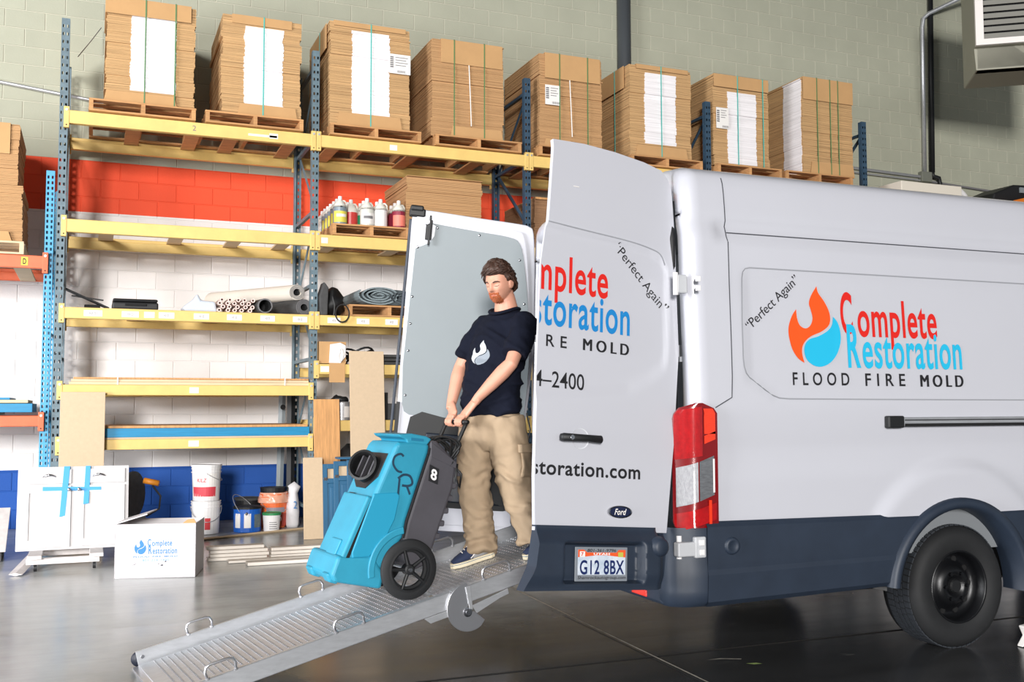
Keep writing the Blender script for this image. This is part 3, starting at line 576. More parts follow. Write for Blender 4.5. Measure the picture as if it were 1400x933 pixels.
mb = MB(); mb.tube([V((-.41+.075*math.cos(a), -1.42, z3+.02+.095*math.sin(a))) for a in [2*PI*k/20 for k in range(20)]], .008, 6, closed=True); mb.build('strap', M_black, t)
mb = MB(); mb.loft([(-.5, -1.32, z3+.2), (-.49, -1.4, z3+.1), (-.5, -1.41, z3-.0)], [(.02, .006)]*3, 6); mb.build('strap', M_drk, t)
# fourth shelf: timber sheets (bay one) and carton with roll (bay two)
z4 = 1.676
for k, (h, m, lb) in enumerate(((.03, M_pine, 'pale timber sheet at the bottom of the long fourth shelf pile'), (.026, M_pine, 'pale timber sheet in the middle of the long fourth shelf pile'), (.02, M_oak, 'honey brown timber sheet topmost on the fourth shelf pile'))):
    tag(MB().box(-3.10+.02*k, -.75, -1.355+.012*k, -.3, z4, z4+h-.002).build('timber_sheet', m, bevel=.002), lb, 'board', 'timber sheets on the fourth shelf'); z4 += h
for x, s_ in ((-2.66, 'left'), (-1.01, 'right')): tag(MB().box(x, x+.012, -1.362, -1.358, 1.676, z4+.002).box(x, x+.012, -1.36, -.3, z4, z4+.002).build('strap', M_label), f'white strap around the fourth shelf timber pile, {s_} end', 'strap', 'white straps on the timber pile')
zq = 1.912
t = thing('carton', 'open cardboard carton holding a white paper roll, flap hanging down', 'carton', (-.55, -1.2, zq))
MB().box(-.655, -.36, -1.36, -1.352, zq, zq+.24).box(-.655, -.648, -1.36, -.9, zq, zq+.24).box(-.36, -.353, -1.36, -.9, zq, zq+.24).box(-.655, -.353, -.9, -.893, zq, zq+.24).box(-.655, -.353, -1.36, -.893, zq, zq+.006).build('walls', M_card, t)
MB().box(-.54, -.37, -1.392, -1.386, zq-.2, zq+.01).build('hanging_flap', M_card, t)
t = thing('paper_roll', 'white sheet rolled loosely inside the open carton', 'roll', (-.45, -1.3, zq+.02))
MB().prism([(-.54, .01), (-.42, .0), (-.36, .08), (-.36, .2), (-.42, .23), (-.53, .21)], lambda u, v, w_: V((u, w_, zq+v)), -1.385, -1.365).build('outer_sheet', M_wplas, t, bevel=.005)
pts = [V((-.42+.03*math.cos(a)*(1-a/30), -1.395, zq+.09+.075*math.sin(a)*(1-a/30))) for a in [k*.35 for k in range(45)]]
MB().tube(pts, .006, 5).build('spiral_edge', M_label, t)
t = thing('cable_coil', 'black cable coil on the fourth shelf behind the tall fibreboard panel', 'cable', (-.2, -.9, zq)); mb = MB()
for k in range(5): mb.tube([V((-.16+(.13+.012*k)*math.cos(a), -1.1+.2*math.sin(a), zq+.02+.03*k+.05*math.sin(a*2+k))) for a in [2*PI*i/22 for i in range(22)]], .012, 6, closed=True)
mb.build('coil', M_black, t)
for k in range(3): tag(MB().box(.02, .5, -1.32, -.8, zq+.04*k, zq+.04*k+.034).build('binder', M_drk, bevel=.01), f'flat dark gray case right of the tall panel, {["bottom","middle","top"][k]} of three', 'case', 'flat dark cases on the fourth shelf')
# lowest shelf
z5 = 1.133
tag(MB().box(-2.93, -.745, -1.372, -.32, z5, z5+.018).build('board', M_ply), 'pale thin board under the teal board on the lowest shelf', 'board')
tag(MB().box(-2.96, -.74, -1.365, -.3, z5+.018, z5+.108).build('board', M_teal_board, bevel=.004), 'long teal board edge on the lowest shelf of the first bay', 'board')
tag(MB().box(-3.0, -.76, -1.33, -.3, z5+.108, z5+.134).build('board', M_oak, bevel=.003), 'thin brown board lying on the long teal board', 'board')
z5 = 1.306
t = thing('metal_pail', 'galvanised metal pail with paper label on the lowest shelf, second bay', 'pail', (-.36, -1.2, z5))
F = lambda X, Y, Z: V((-.36+X, -1.2+Y, z5+Z)); MB().lathe([(0, 0), (.088, 0), (.095, .19), (.1, .2), (.09, .2), (.084, .01)], F, 22).build('body', M_alu, t, smooth=False)
mb = MB(); mb.grid(8, 1, lambda u, v: F(.097*math.cos(-1.5+1.2*u), .097*math.sin(-1.5+1.2*u), .03+.12*v)); mb.build('label', M_label, t, recalc=False)
mb = MB(); mb.ball((-.38, -1.2, z5+.22), (.1, .09, .045), 14, 8)
for v in mb.bm.verts: v.co += V((0, 0, .03*noise.noise(v.co*20)))
tag(mb.build('black_cloth', M_black, smooth=True), 'black cloth crumpled on top of the metal pail', 'cloth')
t = thing('toolbox', 'dark box on lowest shelf right of the tall panel', 'box', (.25, -1.2, z5))
MB().box(.08, .42, -1.33, -1.0, z5, z5+.18).build('body', M_drk, t, bevel=.01); MB().box(.07, .12, -1.35, -1.0, z5, z5+.3).build('upright_board', M_dark, t)
tag(MB().loft([(-.28, -1.2, fz(-1.2)), (-.28, -1.2, .4), (-.28, -1.2, .8), (-.28, -1.2, .98), (-.28, -1.2, 1.05)], [.12, .14, .13, .09, .02], 18).build('black_sack', M_black, smooth=True), 'black filled sack standing behind the leaning boards', 'sack')
t = thing('level_tool', 'long gray spirit level standing by the second upright', 'level', (-.83, -.7, .12))
MB().loft([(-.90, -.45, .14), (-.86, -.38, 1.63)], [(.04, .014)]*2, 4).build('rail', M_gpanel, t)
MB().lathe([(0, 0), (.03, 0), (.03, .01), (0, .01)], lambda X, Y, Z: V((-.87+X, -.48-Z, 1.45+Y)), 12).build('vial', M_dark, t)
tag(MB().loft([(-.80, -.62, .135), (-.79, -.54, 1.6)], [(.045, .02)]*2, 4).build('steel_bar', M_black), 'black steel bar leaning behind the second upright', 'bar')
# ================================================================= LEANING PANELS AND FLOOR GOODS
def lean(name, x0, x1, yb, yt, z0, z1, th, m, label, cat, bevel=.003, xs=0, parent=None):
    d = V((xs, yt-yb, z1-z0)); L = d.length; d.normalize(); n = V((0, -d.z, d.y)).normalized()
    f = lambda u, v, w_: V((u, yb, z0))+d*v+n*w_
    o = MB().box(x0, x1, 0, L, 0, th, f).build(name, m, parent, bevel=bevel)
    if label: tag(o, label, cat)
    return o, f, L
lean('fibreboard_panel', -3.17, -2.765, -1.52, -1.42, fz(-1.5), 1.60, .018, M_ply, 'pinkish tan fibreboard panel leaning on the rack behind the cabinet front', 'panel')
lean('fibreboard_panel', -.335, .045, -1.60, -1.42, fz(-1.6), 2.05, .018, M_ply, 'tallest tan fibreboard panel leaning against the second bay', 'panel')
lean('oak_board', -.715, -.44, -1.58, -1.42, fz(-1.58), 1.53, .02, M_oak, 'oak board with strong grain leaning right of the second upright', 'board')
lean('brown_board', -.86, -.66, -1.72, -1.63, fz(-1.72), .925, .02, M_ply, 'short tan board on the floor left of the blue cabinet doors', 'board')
for q, (xa, xb, y, lb) in enumerate(((-.66, -.32, -1.72, 'blue cabinet door frame nearest the short tan board'), (-.56, -.15, -1.80, 'blue cabinet door in the middle of the leaning three'), (-.44, .10, -1.88, 'front blue cabinet door with raised centre panel'))):
    t = thing('salvaged_door', lb, 'door', (xa, y, fz(y)), 'blue cabinet doors leaning by the rack'); zt = .915-.03*(2-q); zb0 = fz(y)
    d = V((0, .09, zt-zb0)); L = d.length; d.normalize(); n = V((0, -d.z, d.y)); f = lambda u, v, w_: V((u, y, zb0))+d*v+n*w_
    g = .05
    [MB().box(p0, p0+g, 0, L, 0, .022, f).build('stile', M_dblue, t, bevel=.003) for p0 in (xa, xb-g)]
    [MB().box(xa+g, xb-g, p0, p1, 0, .022, f).build('rail', M_dblue, t, bevel=.003) for p0, p1 in ((0, .06), (L-.05, L), (L-.2, L-.15))]
    MB().box(xa+g, xb-g, .06, L-.2, .0, .012, f).box(xa+g+.03, xb-g-.03, .1, L-.24, .012, .02, f).build('panel', M_dblue, t, bevel=.006)
    if q < 2: MB().box(xa+g+.01, xb-g-.01, L-.15, L-.05, -.012, -.004, f).build('backing', M_ply, t)
    MB().box(xa+.01, xa+.05, L-.17, L-.14, .022, .03, f).build('hinge', M_chrome, t)
tag(MB().box(-.55, -.2, -1.9, -1.75, .915, .935).build('blue_offcut', M_dblue), 'narrow blue offcut lying across the tops of the blue cabinet doors', 'offcut')
# cabinet front on a dolly
t = thing('furniture_dolly', 'white painted wooden dolly with castors under the cabinet front', 'dolly', (-3.1, -2.5, .07)); zd = fz(-2.6)
M_wpaint = mat('worn_white_paint', (222, 216, 214), .6, var=.12, vs=14)
MB().box(-3.37, -2.80, -2.74, -2.68, zd+.06, zd+.11).build('crossbar', M_wpaint, t, bevel=.004); MB().box(-3.37, -2.80, -2.2, -2.14, zd+.06, zd+.11).build('crossbar', M_wpaint, t, bevel=.004)
for x in (-3.36, -2.88): MB().box(x, x+.11, -2.80, -2.0, zd+.11, zd+.14).build('plank', M_wpaint, t, bevel=.004)
for x in (-3.3, -2.84):
    for y in (-2.70, -2.16):
        f = lambda X, Y, Z: V((x+Z, y+X, zd+.03+Y)); c = MB().lathe([(0, -.012), (.03, -.012), (.03, .012), (0, .012)], f, 16).build('castor', M_black, t)
        MB().box(x-.018, x-.013, y-.012, y+.012, zd+.028, zd+.064).box(x+.013, x+.018, y-.012, y+.012, zd+.028, zd+.064).build('fork', M_chrome, c)
tag(MB().loft([(-3.44, -2.86, fz(-2.8)+.012), (-3.3, -2.1, zd+.1)], [(.055, .012)]*2, 4, up=(1, 0, 0)).build('white_plank', M_wpaint), 'white plank leaning from the floor onto the left of the dolly', 'plank')
t = thing('vanity_front', 'white cabinet front with two drawers and two doors, crossed with blue tape', 'cabinet front', (-3.02, -2.42, zd+.141))
yb, yt, zb_, zt_ = -2.45, -2.33, zd+.141, .925; d = V((0, yt-yb, zt_-zb_)); CL = d.length; d.normalize(); n = V((0, -d.z, d.y)); cx0, cx1 = -3.47, -2.565
def cf(u, v, w_): return V((cx0+(cx1-cx0)*u, yb, zb_))+d*(v*CL)+n*w_
M_cab = mat('white_cabinet_paint', (206, 203, 203), .4)
MB().box(0, 1, 0, 1, -.02, 0, cf).build('face_frame', M_cab, t, bevel=.003)
for k, (a, b) in enumerate(((.035, .475), (.525, .965))):
    dr = MB().box(a, b, .79, .965, 0, .018, cf).build('drawer', M_cab, t, bevel=.004)
    c = (a+b)/2+(.02 if k == 0 else -.02); P = [(c-.06+.12*q/10, .872+.022*math.sin(PI*q/10)) for q in range(11)]
    MB().loft([cf(u, v, .018+.02*math.sin(PI*q/10)) for q, (u, v) in enumerate(P)], [.005+.006*math.sin(PI*q/10) for q in range(11)], 6).build('cup_pull', M_chrome, dr, smooth=True)
    dm = MB().box(a, b, .03, .765, 0, .008, cf); g = .07
    dm.box(a, a+g, .03, .765, .008, .02, cf).box(b-g, b, .03, .765, .008, .02, cf).box(a+g, b-g, .03, .12, .008, .02, cf).box(a+g, b-g, .68, .765, .008, .02, cf)
    do = dm.build('door', M_cab, t, bevel=.003)
    kx = b-.02 if k == 0 else a+.02
    MB().lathe([(0, .045), (.01, .044), (.016, .036), (.012, .028), (.006, .02), (.008, .0)], lambda X, Y, Z: cf(kx, .71, .02+Z)+V((X, 0, Y)), 14).build('knob', M_chrome, do, smooth=True)
MB().prism([(.405, 1.0), (.46, 1.0), (.425, .4), (.375, .385)], cf, .021, .0225).build('tape', M_tape, t); MB().prism([(.6, 1.0), (.645, 1.0), (.635, .54), (.585, .53)], cf, .021, .0225).build('tape', M_tape, t)
MB().prism([(.22, .755), (.55, .745), (.55, .7), (.22, .705)], cf, .0228, .024).build('tape', M_tape, t); MB().prism([(.5, .745), (.745, .74), (.745, .7), (.5, .7)], cf, .0225, .0238).build('tape', M_tape, t)
# hose reel behind the cabinet front
t = thing('hose_reel', 'black hose reel with orange handle, half hidden behind the cabinet front', 'hose reel', (-2.52, -1.1, fz(-1.1)))
rz = .56; f = lambda X, Y, Z: V((-2.56+X*.5+Z*.9, -1.05+X*.86-Z*.5, rz+Y))
MB().lathe([(0, -.1), (.24, -.1), (.24, -.08), (.12, -.08), (.12, .08), (.24, .08), (.24, .1), (0, .1)], f, 26).build('drum', M_drk, t)
mb = MB()
for k in range(4): mb.tube([f((.19+.02*(k % 2))*math.cos(a), (.19+.02*(k % 2))*math.sin(a), -.06+.04*k) for a in [2*PI*i/26 for i in range(26)]], .022, 8, closed=True)
mb.build('hose', M_black, t, smooth=True); MB().tube([(-2.38, -1.2, .71), (-2.24, -1.25, .68)], .03, 10).build('handle', mat('orange_grip', (226, 140, 40), .5), t, smooth=True)
MB().tube([(-2.3, -1.22, .66), (-2.22, -1.22, .55), (-2.23, -1.2, .42), (-2.35, -1.2, .35)], .01, 6).build('loose_hose', M_black, t)
MB().box(-2.78, -2.36, -1.3, -1.24, .33, .37).box(-2.78, -2.36, -1.26, -.86, fz(-1), .16).box(-2.6, -2.52, -1.2, -.9, .16, .4).build('frame', M_drk, t); MB().box(-2.74, -2.6, -1.31, -1.29, .36, .5).build('red_guard', mat('dark_red', (120, 30, 30), .5), t)
# white logo carton
t = thing('logo_carton', 'open white carton with blue flame logo and a raised flap on the floor', 'carton', (-2.35, -3.1, fz(-3.2)))
o0 = V((-2.693, -3.247, fz(-3.3))); ex = (V((-2.073, -3.40, 0))-V((-2.693, -3.247, 0))); WB = ex.length; ex.normalize(); ey = V((-ex.y, ex.x, 0)); BD, BHt = .46, .44
bf = lambda u, v, w_: o0+ex*u+V((0, 0, v))-ey*w_
M_box = mat('white_carton', (214, 210, 212), .7); M_boxlogo = mat('carton_blue_print', (48, 122, 186), .6); M_lb = mat('carton_pale_print', (120, 160, 196), .7); M_scuff = mat('scuff', (70, 70, 78), .8)
mb = MB(); mb.box(0, WB, 0, BHt, -.006, 0, bf).box(0, WB, 0, BHt, -BD, -BD+.006, bf).box(0, .006, 0, BHt, -BD, 0, bf).box(WB-.006, WB, 0, BHt, -BD, 0, bf).box(0, WB, 0, .006, -BD, 0, bf); mb.build('walls', M_box, t)
tl = MB(); tl.prism([(0, BHt), (.004, BHt), (.25, BHt+.075), (.246, BHt+.083), (.0, BHt+.008)], bf, -BD+.02, -.01); tl.build('raised_flap', M_box, t)
MB().prism([(-.012, BHt), (0, BHt), (.0, BHt-.07), (-.01, BHt-.07)], bf, -BD+.02, -.01).build('outer_flap', M_box, t)
MB().prism([(WB-.0, BHt), (WB-.11, BHt), (WB-.07, BHt+.03), (WB-.02, BHt+.035)], bf, -.02, -.012).build('torn_corner', M_card, t)
lf = lambda u, v, w_: bf((u-.685)/.358*.092+.155, (v-1.66)/.458*.122+.195, w_+.001)
MB().flat(FLAME_S, lf).flat(DROP_S, lf).build('logo', M_boxlogo, t, recalc=False)
text('C', bf, .258, .285, .26, .318, 'lettering', M_boxlogo, t, w=.001); text('comp', bf, .292, .452, .245, .308, 'lettering', M_boxlogo, t, w=.001)
text('R', bf, .265, .293, .196, .262, 'lettering', M_boxlogo, t, w=.0012); text('rest', bf, .298, .492, .196, .244, 'lettering', M_boxlogo, t, w=.001)
text('fl', bf, .148, .496, .168, .181, 'lettering', M_boxlogo, t, w=.001); text('phone', bf, .218, .43, .137, .155, 'lettering', M_lb, t, w=.001)
MB().flat([(.13, .1), (.16, .118), (.18, .122), (.16, .112)], bf, .001).flat([(.33, .118), (.35, .112), (.355, .12)], bf, .001).flat([(.36, .1), (.38, .096), (.385, .108), (.37, .11)], bf, .001).flat([(.39, .13), (.41, .128), (.405, .142)], bf, .001).build('scuff_marks', M_scuff, t, recalc=False)
# buckets
def bucket(x, y, z, r0, r1, h, m, name, label, rim=None, lid=None, bail=None, ribs=True, cat='bucket', group=None):
    t = thing(name, label, cat, (x, y, z), group); F = lambda X, Y, Z: V((x+X, y+Y, z+Z))
    pr = [(0, 0), (r0*.97, 0), (r0, .006)]
    if ribs: pr += [(r1-(r1-r0)*.2, h*.8), (r1*1.04, h*.8), (r1*1.04, h*.82), (r1*.985, h*.82), (r1*.99, h*.9), (r1*1.04, h*.9), (r1*1.04, h*.92), (r1, h*.92)]
    pr += [(r1*1.0, h*.97), (r1*1.035, h*.97), (r1*1.035, h), (r1*.97, h), (r1*.96, h*.96), (0, h*.955)]
    MB().lathe(pr, F, 28).build('body', m, t)
    if lid: MB().lathe([(r1*1.05, h-.015), (r1*1.06, h+.008), (r1*1.0, h+.012), (r1*.97, h+.005), (0, h+.005), (0, h-.01)], F, 28).build('lid', lid, t)
    if bail is not None:
        a0, dz = bail; p = [F(r1*1.06*math.cos(a0+PI*k/14), r1*1.06*math.sin(a0+PI*k/14), h*.84+dz*math.sin(PI*k/14)) for k in range(15)]
        MB().tube(p, .0035, 6).build('bail_handle', M_alu, t)
    return t, F
def wrap(F, r, a0, a1, z0, z1, m, parent, name='label', n=10, r1=None):
    mb = MB(); r1 = r1 or r; mb.grid(n, 1, lambda u, v: F((r+(r1-r)*v)*math.cos(a0+(a1-a0)*u), (r+(r1-r)*v)*math.sin(a0+(a1-a0)*u), z0+(z1-z0)*v)); return mb.build(name, m, parent, recalc=False)
bx, by = -1.745, -.95; bz = fz(by)
t, F = bucket(bx, by, bz, .136, .15, .345, M_wplas, 'paint_bucket', 'lower white bucket of the stack of two, with hazard diamond', bail=(-PI, -.16), cat='bucket')
wrap(F, .14, -1.75, -1.35, .05, .17, mat('hazard_red', (206, 60, 66), .5), t, 'hazard_label', r1=.146)
t, F = bucket(bx, by, bz+.345, .136, .15, .37, M_wplas, 'paint_bucket', 'upper white paint bucket of the stack of two, red banded label', lid=M_wplas, bail=(-PI*.6, -.1), cat='bucket')
wrap(F, .1385, -2.9, -.9, .03, .29, M_label, t, r1=.149); M_kred = mat('label_red', (214, 70, 82), .5)
wrap(F, .1395, -2.8, -.95, .05, .15, M_kred, t, 'red_band', r1=.1445); wrap(F, .1475, -2.8, -.95, .27, .276, M_kred, t, 'red_line')
vs, fs = TEXTS['KILZ']; kx0 = min(p[0] for p in vs); kx1 = max(p[0] for p in vs); ky1 = max(p[1] for p in vs)
text('KILZ', lambda u, v, w_: F(.1485*math.cos(u), .1485*math.sin(u), v), -2.35, -1.65, .2, .24, 'lettering', M_kred, t)
bx, by = -1.315, -.95; M_bc = mat('bright_blue_tin', (30, 96, 190), .35)
t, F = bucket(bx, by, fz(by), .142, .145, .26, M_bc, 'paint_tin', 'round blue tin with white labels and raised wire handle', lid=M_black, bail=(.9, .17), ribs=False, cat='paint tin')
for a in (-2.75, -1.95): wrap(F, .144, a, a+.5, .05, .2, M_label, t)
wrap(F, .1455, -1.2, -.5, .05, .19, mat('picture_label', (60, 80, 96), .4, var=.4, vs=25, rgb2=(150, 160, 150)), t)
MB().ball(F(-.03, -.147, .2), (.016, .008, .016), 10, 6).build('handle_boss', M_chrome, t)
bucket(-1.25, -.5, fz(-.5), .13, .14, .3, M_black, 'black_bucket', 'black bucket standing behind the blue tin', lid=M_drk, ribs=False)
bx, by = -1.0, -.72; M_ob = mat('orange_bucket', (236, 112, 54), .45)
t, F = bucket(bx, by, fz(by), .13, .15, .37, M_ob, 'orange_bucket', 'orange bucket with clear bag folded over its rim', bail=(PI*1.05, -.14))
mb = MB(); g = mb.grid(40, 8, lambda u, v: F((.15+.02*v+.018*noise.noise(V((math.cos(u*2*PI)*4, math.sin(u*2*PI)*4, v*3))))*math.cos(u*2*PI), (.15+.02*v+.018*noise.noise(V((math.cos(u*2*PI)*4, math.sin(u*2*PI)*4, v*3))))*math.sin(u*2*PI), .385-.11*v)); mb.build('bag_liner', mat('clear_film', (232, 168, 140), .25, spec=.7), t, smooth=True, recalc=False)
wrap(F, .1455, -2.3, -.8, .17, .225, mat('bucket_stripe', (150, 140, 150), .5), t, 'stripe'); wrap(F, .143, -1.1, -.4, .02, .16, mat('bucket_print', (180, 60, 40), .5), t, 'print', r1=.1455)
t, F = bucket(-1.0, -.66, fz(-.6)+.37, .135, .14, .06, M_black, 'black_pan', 'black pan sitting on top of the orange bucket', ribs=False, cat='pan')
bx, by = -1.07, -1.02
t, F = bucket(bx, by, fz(by), .082, .095, .19, M_wplas, 'plastic_tub', 'small white tub with green lid in front of the orange bucket', lid=mat('green_lid', (50, 140, 84), .45), bail=(-.7, -.07), ribs=False, cat='tub')
for k in range(5): wrap(F, .089, -2.0, -1.0-.1*(k % 2), .03+.022*k, .038+.022*k, M_grayink, t, 'print')
t = thing('plaster_bag', 'slumped white paper bag beside the orange bucket', 'bag', (-.80, -.8, fz(-.8)))
mb = MB(); mb.loft([(-.80, -.8, fz(-.8)), (-.80, -.8, .16), (-.805, -.79, .3), (-.79, -.78, .42), (-.80, -.77, .5), (-.78, -.77, .56), (-.81, -.76, .6)], [(.06, .066), (.075, .074), (.07, .07), (.072, .066), (.05, .056), (.03, .06), (.01, .04)], 20, up=(0, 1, 0))
for v in mb.bm.verts: v.co += V((noise.noise(v.co*13), noise.noise(v.co*13+V((4, 0, 0))), 0))*.022
mb.build('sack', mat('paper_sack', (226, 224, 226), .7, var=.08, vs=12), t, smooth=True)
text('2', lambda u, v, w_: V((u, -.905, v)), -.815, -.78, .34, .42, 'blue_print', M_boxlogo, t)
# timber strip and trim boards on the floor
tag(MB().loft([(-1.86, -1.45, fz(-1.45)+.013), (-.6, -.98, fz(-.98)+.013)], [(.03, .013)]*2, 4, up=(.35, -.94, 0)).build('timber_strip', M_pine), 'long pale timber strip lying on the floor in front of the buckets', 'timber strip')
M_trim = mat('white_primed_trim', (228, 220, 210), .55, var=.06, vs=6); zt0 = fz(-2.7)
TR = [(-1.90, -1.38, -2.70, 0, 'lowest board of the left white trim pile'), (-1.88, -1.36, -2.69, 1, 'middle board of the left white trim pile'), (-1.88, -1.37, -2.68, 2, 'upper board of the left white trim pile'), (-1.905, -1.40, -2.66, 3, 'top board of the left white trim pile'),
      (-1.35, -.55, -2.72, 0, 'lowest board of the right white trim pile'), (-1.345, -.56, -2.71, 1, 'middle board of the right white trim pile'), (-1.34, -.58, -2.69, 2, 'top board of the right white trim pile')]
for x0, x1, y, k, lb in TR: tag(MB().box(x0, x1, y, y+.12, zt0+.002+.031*k, zt0+.03+.031*k).build('trim_board', M_trim, bevel=.004), lb, 'trim board', 'white trim boards on the floor')
tag(MB().box(-1.74, -.7, -2.86, -2.75, fz(-2.8)+.001, fz(-2.8)+.022).build('trim_board', M_trim, bevel=.004), 'white trim board lying flat in front of both trim piles', 'trim board')
tag(MB().box(-1.60, -.4, -3.04, -2.9, fz(-3)+.001, fz(-3)+.03).build('trim_board', M_trim, bevel=.004), 'long white trim board lying nearest the ramp', 'trim board')
tag(MB().box(-.75, -.1, -2.35, -2.25, fz(-2.3)+.001, fz(-2.3)+.05).build('pine_offcut', M_pine, bevel=.003), 'pine offcut lying behind the right white trim pile', 'offcut')
tag(MB().box(-1.0, .6, -3.9, -3.6, fz(-3.6), fz(-3.6)+.05).build('pine_board', M_oak, bevel=.003), 'honey coloured board on the floor beyond the ramp behind the man', 'board')
lean('white_sheet', -4.6, -3.56, -2.2, -1.7, fz(-2.2)+.1, .52, .012, M_wpaint, 'white sheet propped at the far left behind the cabinet front', 'panel')
tag(MB().box(-4.6, -3.6, -2.1, -1.75, fz(-2)+.0, fz(-2)+.09).build('dark_crate', M_drk), 'dark low crate on the floor under the white sheet at far left', 'crate')
# things on a high storage deck beyond the van roof, upper right
t = thing('storage_shelf', 'storage rack deck beyond the van roof at right', 'rack', (9.5, -1.0, 0)); ZD = 4.12
MB().box(7.0, 13.2, -1.65, -.3, ZD-.08, ZD).build('deck', M_pine, t)
for x in (7.2, 10, 13):
    for y in (-1.6, -.4): MB().box(x, x+.08, y, y+.08, fz(y), ZD-.08).build('post', M_navy, t)
CX = 8.86; t = thing('plastic_chair', 'white plastic garden chair back showing above the van roof', 'chair', (CX, -1.0, ZD))
mb = MB(); arc = [(CX+.27*math.cos(a), 4.44+.22*math.sin(a)) for a in [PI*k/16 for k in range(17)]]
mb.loft([V((x, -.9, z)) for x, z in [(CX-.27, ZD)]+arc[::-1]+[(CX+.27, ZD)]], [(.045, .03)]*19, 6); mb.build('back_frame', M_wplas, t, smooth=True)
for k in range(7):
    x = CX-.2+.067*k; MB().box(x-.018, x+.018, -.91, -.885, ZD+.2, 4.44+.21*math.sin(math.acos((x-CX)/.27))).build('slat', M_wplas, t)
MB().box(CX-.25, CX+.25, -1.35, -.9, ZD+.18, ZD+.22).build('seat', M_wplas, t, bevel=.01)
for x in (CX-.22, CX+.22):
    for y in (-1.3, -.95): MB().box(x-.02, x+.02, y-.02, y+.02, ZD, ZD+.18).build('leg', M_wplas, t)
tag(MB().box(7.4, 8.5, -1.4, -.7, ZD, 4.56).build('cream_box', mat('cream_box', (222, 214, 200), .7), bevel=.01), 'cream box left of the garden chair above the van roof', 'box')
t = thing('equipment_case', 'black angular equipment case right of the garden chair', 'case', (10.5, -1, ZD))
MB().prism([(9.3, ZD), (11.6, ZD), (11.6, 4.80), (10.3, 4.78), (9.86, 4.76), (9.45, 4.60)], lambda u, v, w_: V((u, w_, v)), -1.1, -.5).build('shell', M_black, t, bevel=.02); MB().box(9.95, 10.6, -1.13, -1.105, 4.64, 4.72).build('panel', M_gpanel, t)
tag(MB().prism([(9.6, ZD), (11.4, ZD), (11.4, 4.66), (10.2, 4.6), (9.75, 4.5)], lambda u, v, w_: V((u, w_, v)), -1.4, -1.16).build('orange_tarp', mat('orange_tarp', (236, 128, 40), .6), bevel=.01), 'orange tarp in front of the black case at the right edge', 'tarp')
# ================================================================= VAN
YS, YC = -7.635, -6.53
PROF = [(.36, .03), (.40, .012), (.60, .0), (.85, .0), (1.05, .0), (1.13, .010), (1.21, .014), (1.30, .006), (1.42, .0), (1.55, .004), (1.8, .014), (2.1, .03), (2.3, .038), (2.38, .042), (2.44, .062), (2.52, .066), (2.62, .075), (2.68, .085), (2.72, .105), (2.748, .14), (2.768, .2), (2.78, .32), (2.788, .6), (2.792, YC-YS)]
def off(z): return lerp(z, PROF)
AX, AZ, AR = 1.85, .35, .525
PAN = (.40, 3.3, 1.485, 2.18)
def disp(x, z):
    d = 0
    def inside(x, z):   # recessed cargo panel with cut lower corner
        a = sstep(.385, .41, x-max(0, .115-(z-1.48))*1.6)*sstep(3.4, 3.37, x)*sstep(1.475, 1.495, z)*sstep(2.195, 2.17, z); return a
    d -= .007*inside(x, z)
    r = math.hypot(x-AX, z-AZ); d += .022*sstep(.80, .70, r)*(1 if z > .5 else 1)
    d -= .016*sstep(2.35, 2.37, z)*sstep(2.45, 2.43, z)*sstep(.225, .26, x)
    return d
def zcap(x): return lerp(x, [(0, 9), (3.9, 2.79), (4.3, 2.6), (5.1, 1.42), (5.6, 1.15), (5.75, .95), (5.8, .6)])
zs = []
z = .42
while z < 2.70: zs.append(z); z += .03
ring = [(off(z), z) for z in zs]+[(o, z) for z, o in PROF if z > 2.70]
xs = [.05, .058, .07, .09, .12]; x = .15
while x < 2.7: xs.append(x); x += .03
while x < 5.8: xs.append(x); x += .15
xs.append(5.8)
van = thing('delivery_van', 'white high-roofed panel van with open rear doors and dark lower cladding', 'van', (2.8, YC, 0))
bm = bmesh.new(); rows = []
for x in xs:
    ins = lerp(x, [(.05, .05), (.058, .034), (.07, .02), (.09, .009), (.12, 0), (5.2, 0), (5.7, .12), (5.8, .25)])
    zc = zcap(x); A, B = [], []
    for o, z in ring:
        zz = min(z, zc-(.03 if z > zc else 0)*0); zt_ = zz-(ins*.8 if z > 2.5 else 0)
        y = YS+o+ins-disp(x, z)
        A.append(bm.verts.new((x, min(y, YC), zt_))); B.append(bm.verts.new((x, max(2*YC-(YS+o+ins), YC), zt_)))
    rows.append(A+B[::-1][1:])
for i in range(len(xs)-1):
    for j in range(len(rows[0])-1):
        q = (rows[i][j], rows[i+1][j], rows[i+1][j+1], rows[i][j+1]); c = sum((v.co for v in q), V())/4
        if c.z < 1 and min(math.hypot(c.x-AX, c.z-AZ), math.hypot(c.x-5.0, c.z-AZ)) < AR: continue
        bm.faces.new(q)
bm.faces.new(rows[-1])
# rear frame: outer edge to door opening, then a short return into the load bay
def opening(y, z): return (max(YC-1.015, min(YC+1.015, YC+(y-YC)*.95)), max(.62, min(2.62, z)))
prev = rows[0]; inn = []; inn2 = []
for v in prev:
    y, z = opening(v.co.y, v.co.z); inn.append(bm.verts.new((.05, y, z))); inn2.append(bm.verts.new((.18, y, z)))
for j in range(len(prev)-1):
    for a, b in ((prev, inn), (inn, inn2)):
        try: bm.faces.new((a[j], a[j+1], b[j+1], b[j]))
        except ValueError: pass
bmesh.ops.dissolve_degenerate(bm, edges=bm.edges[:], dist=1e-5)
mb = MB.__new__(MB); mb.bm = bm; body = mb.build('body_shell', M_white, van, smooth=True)
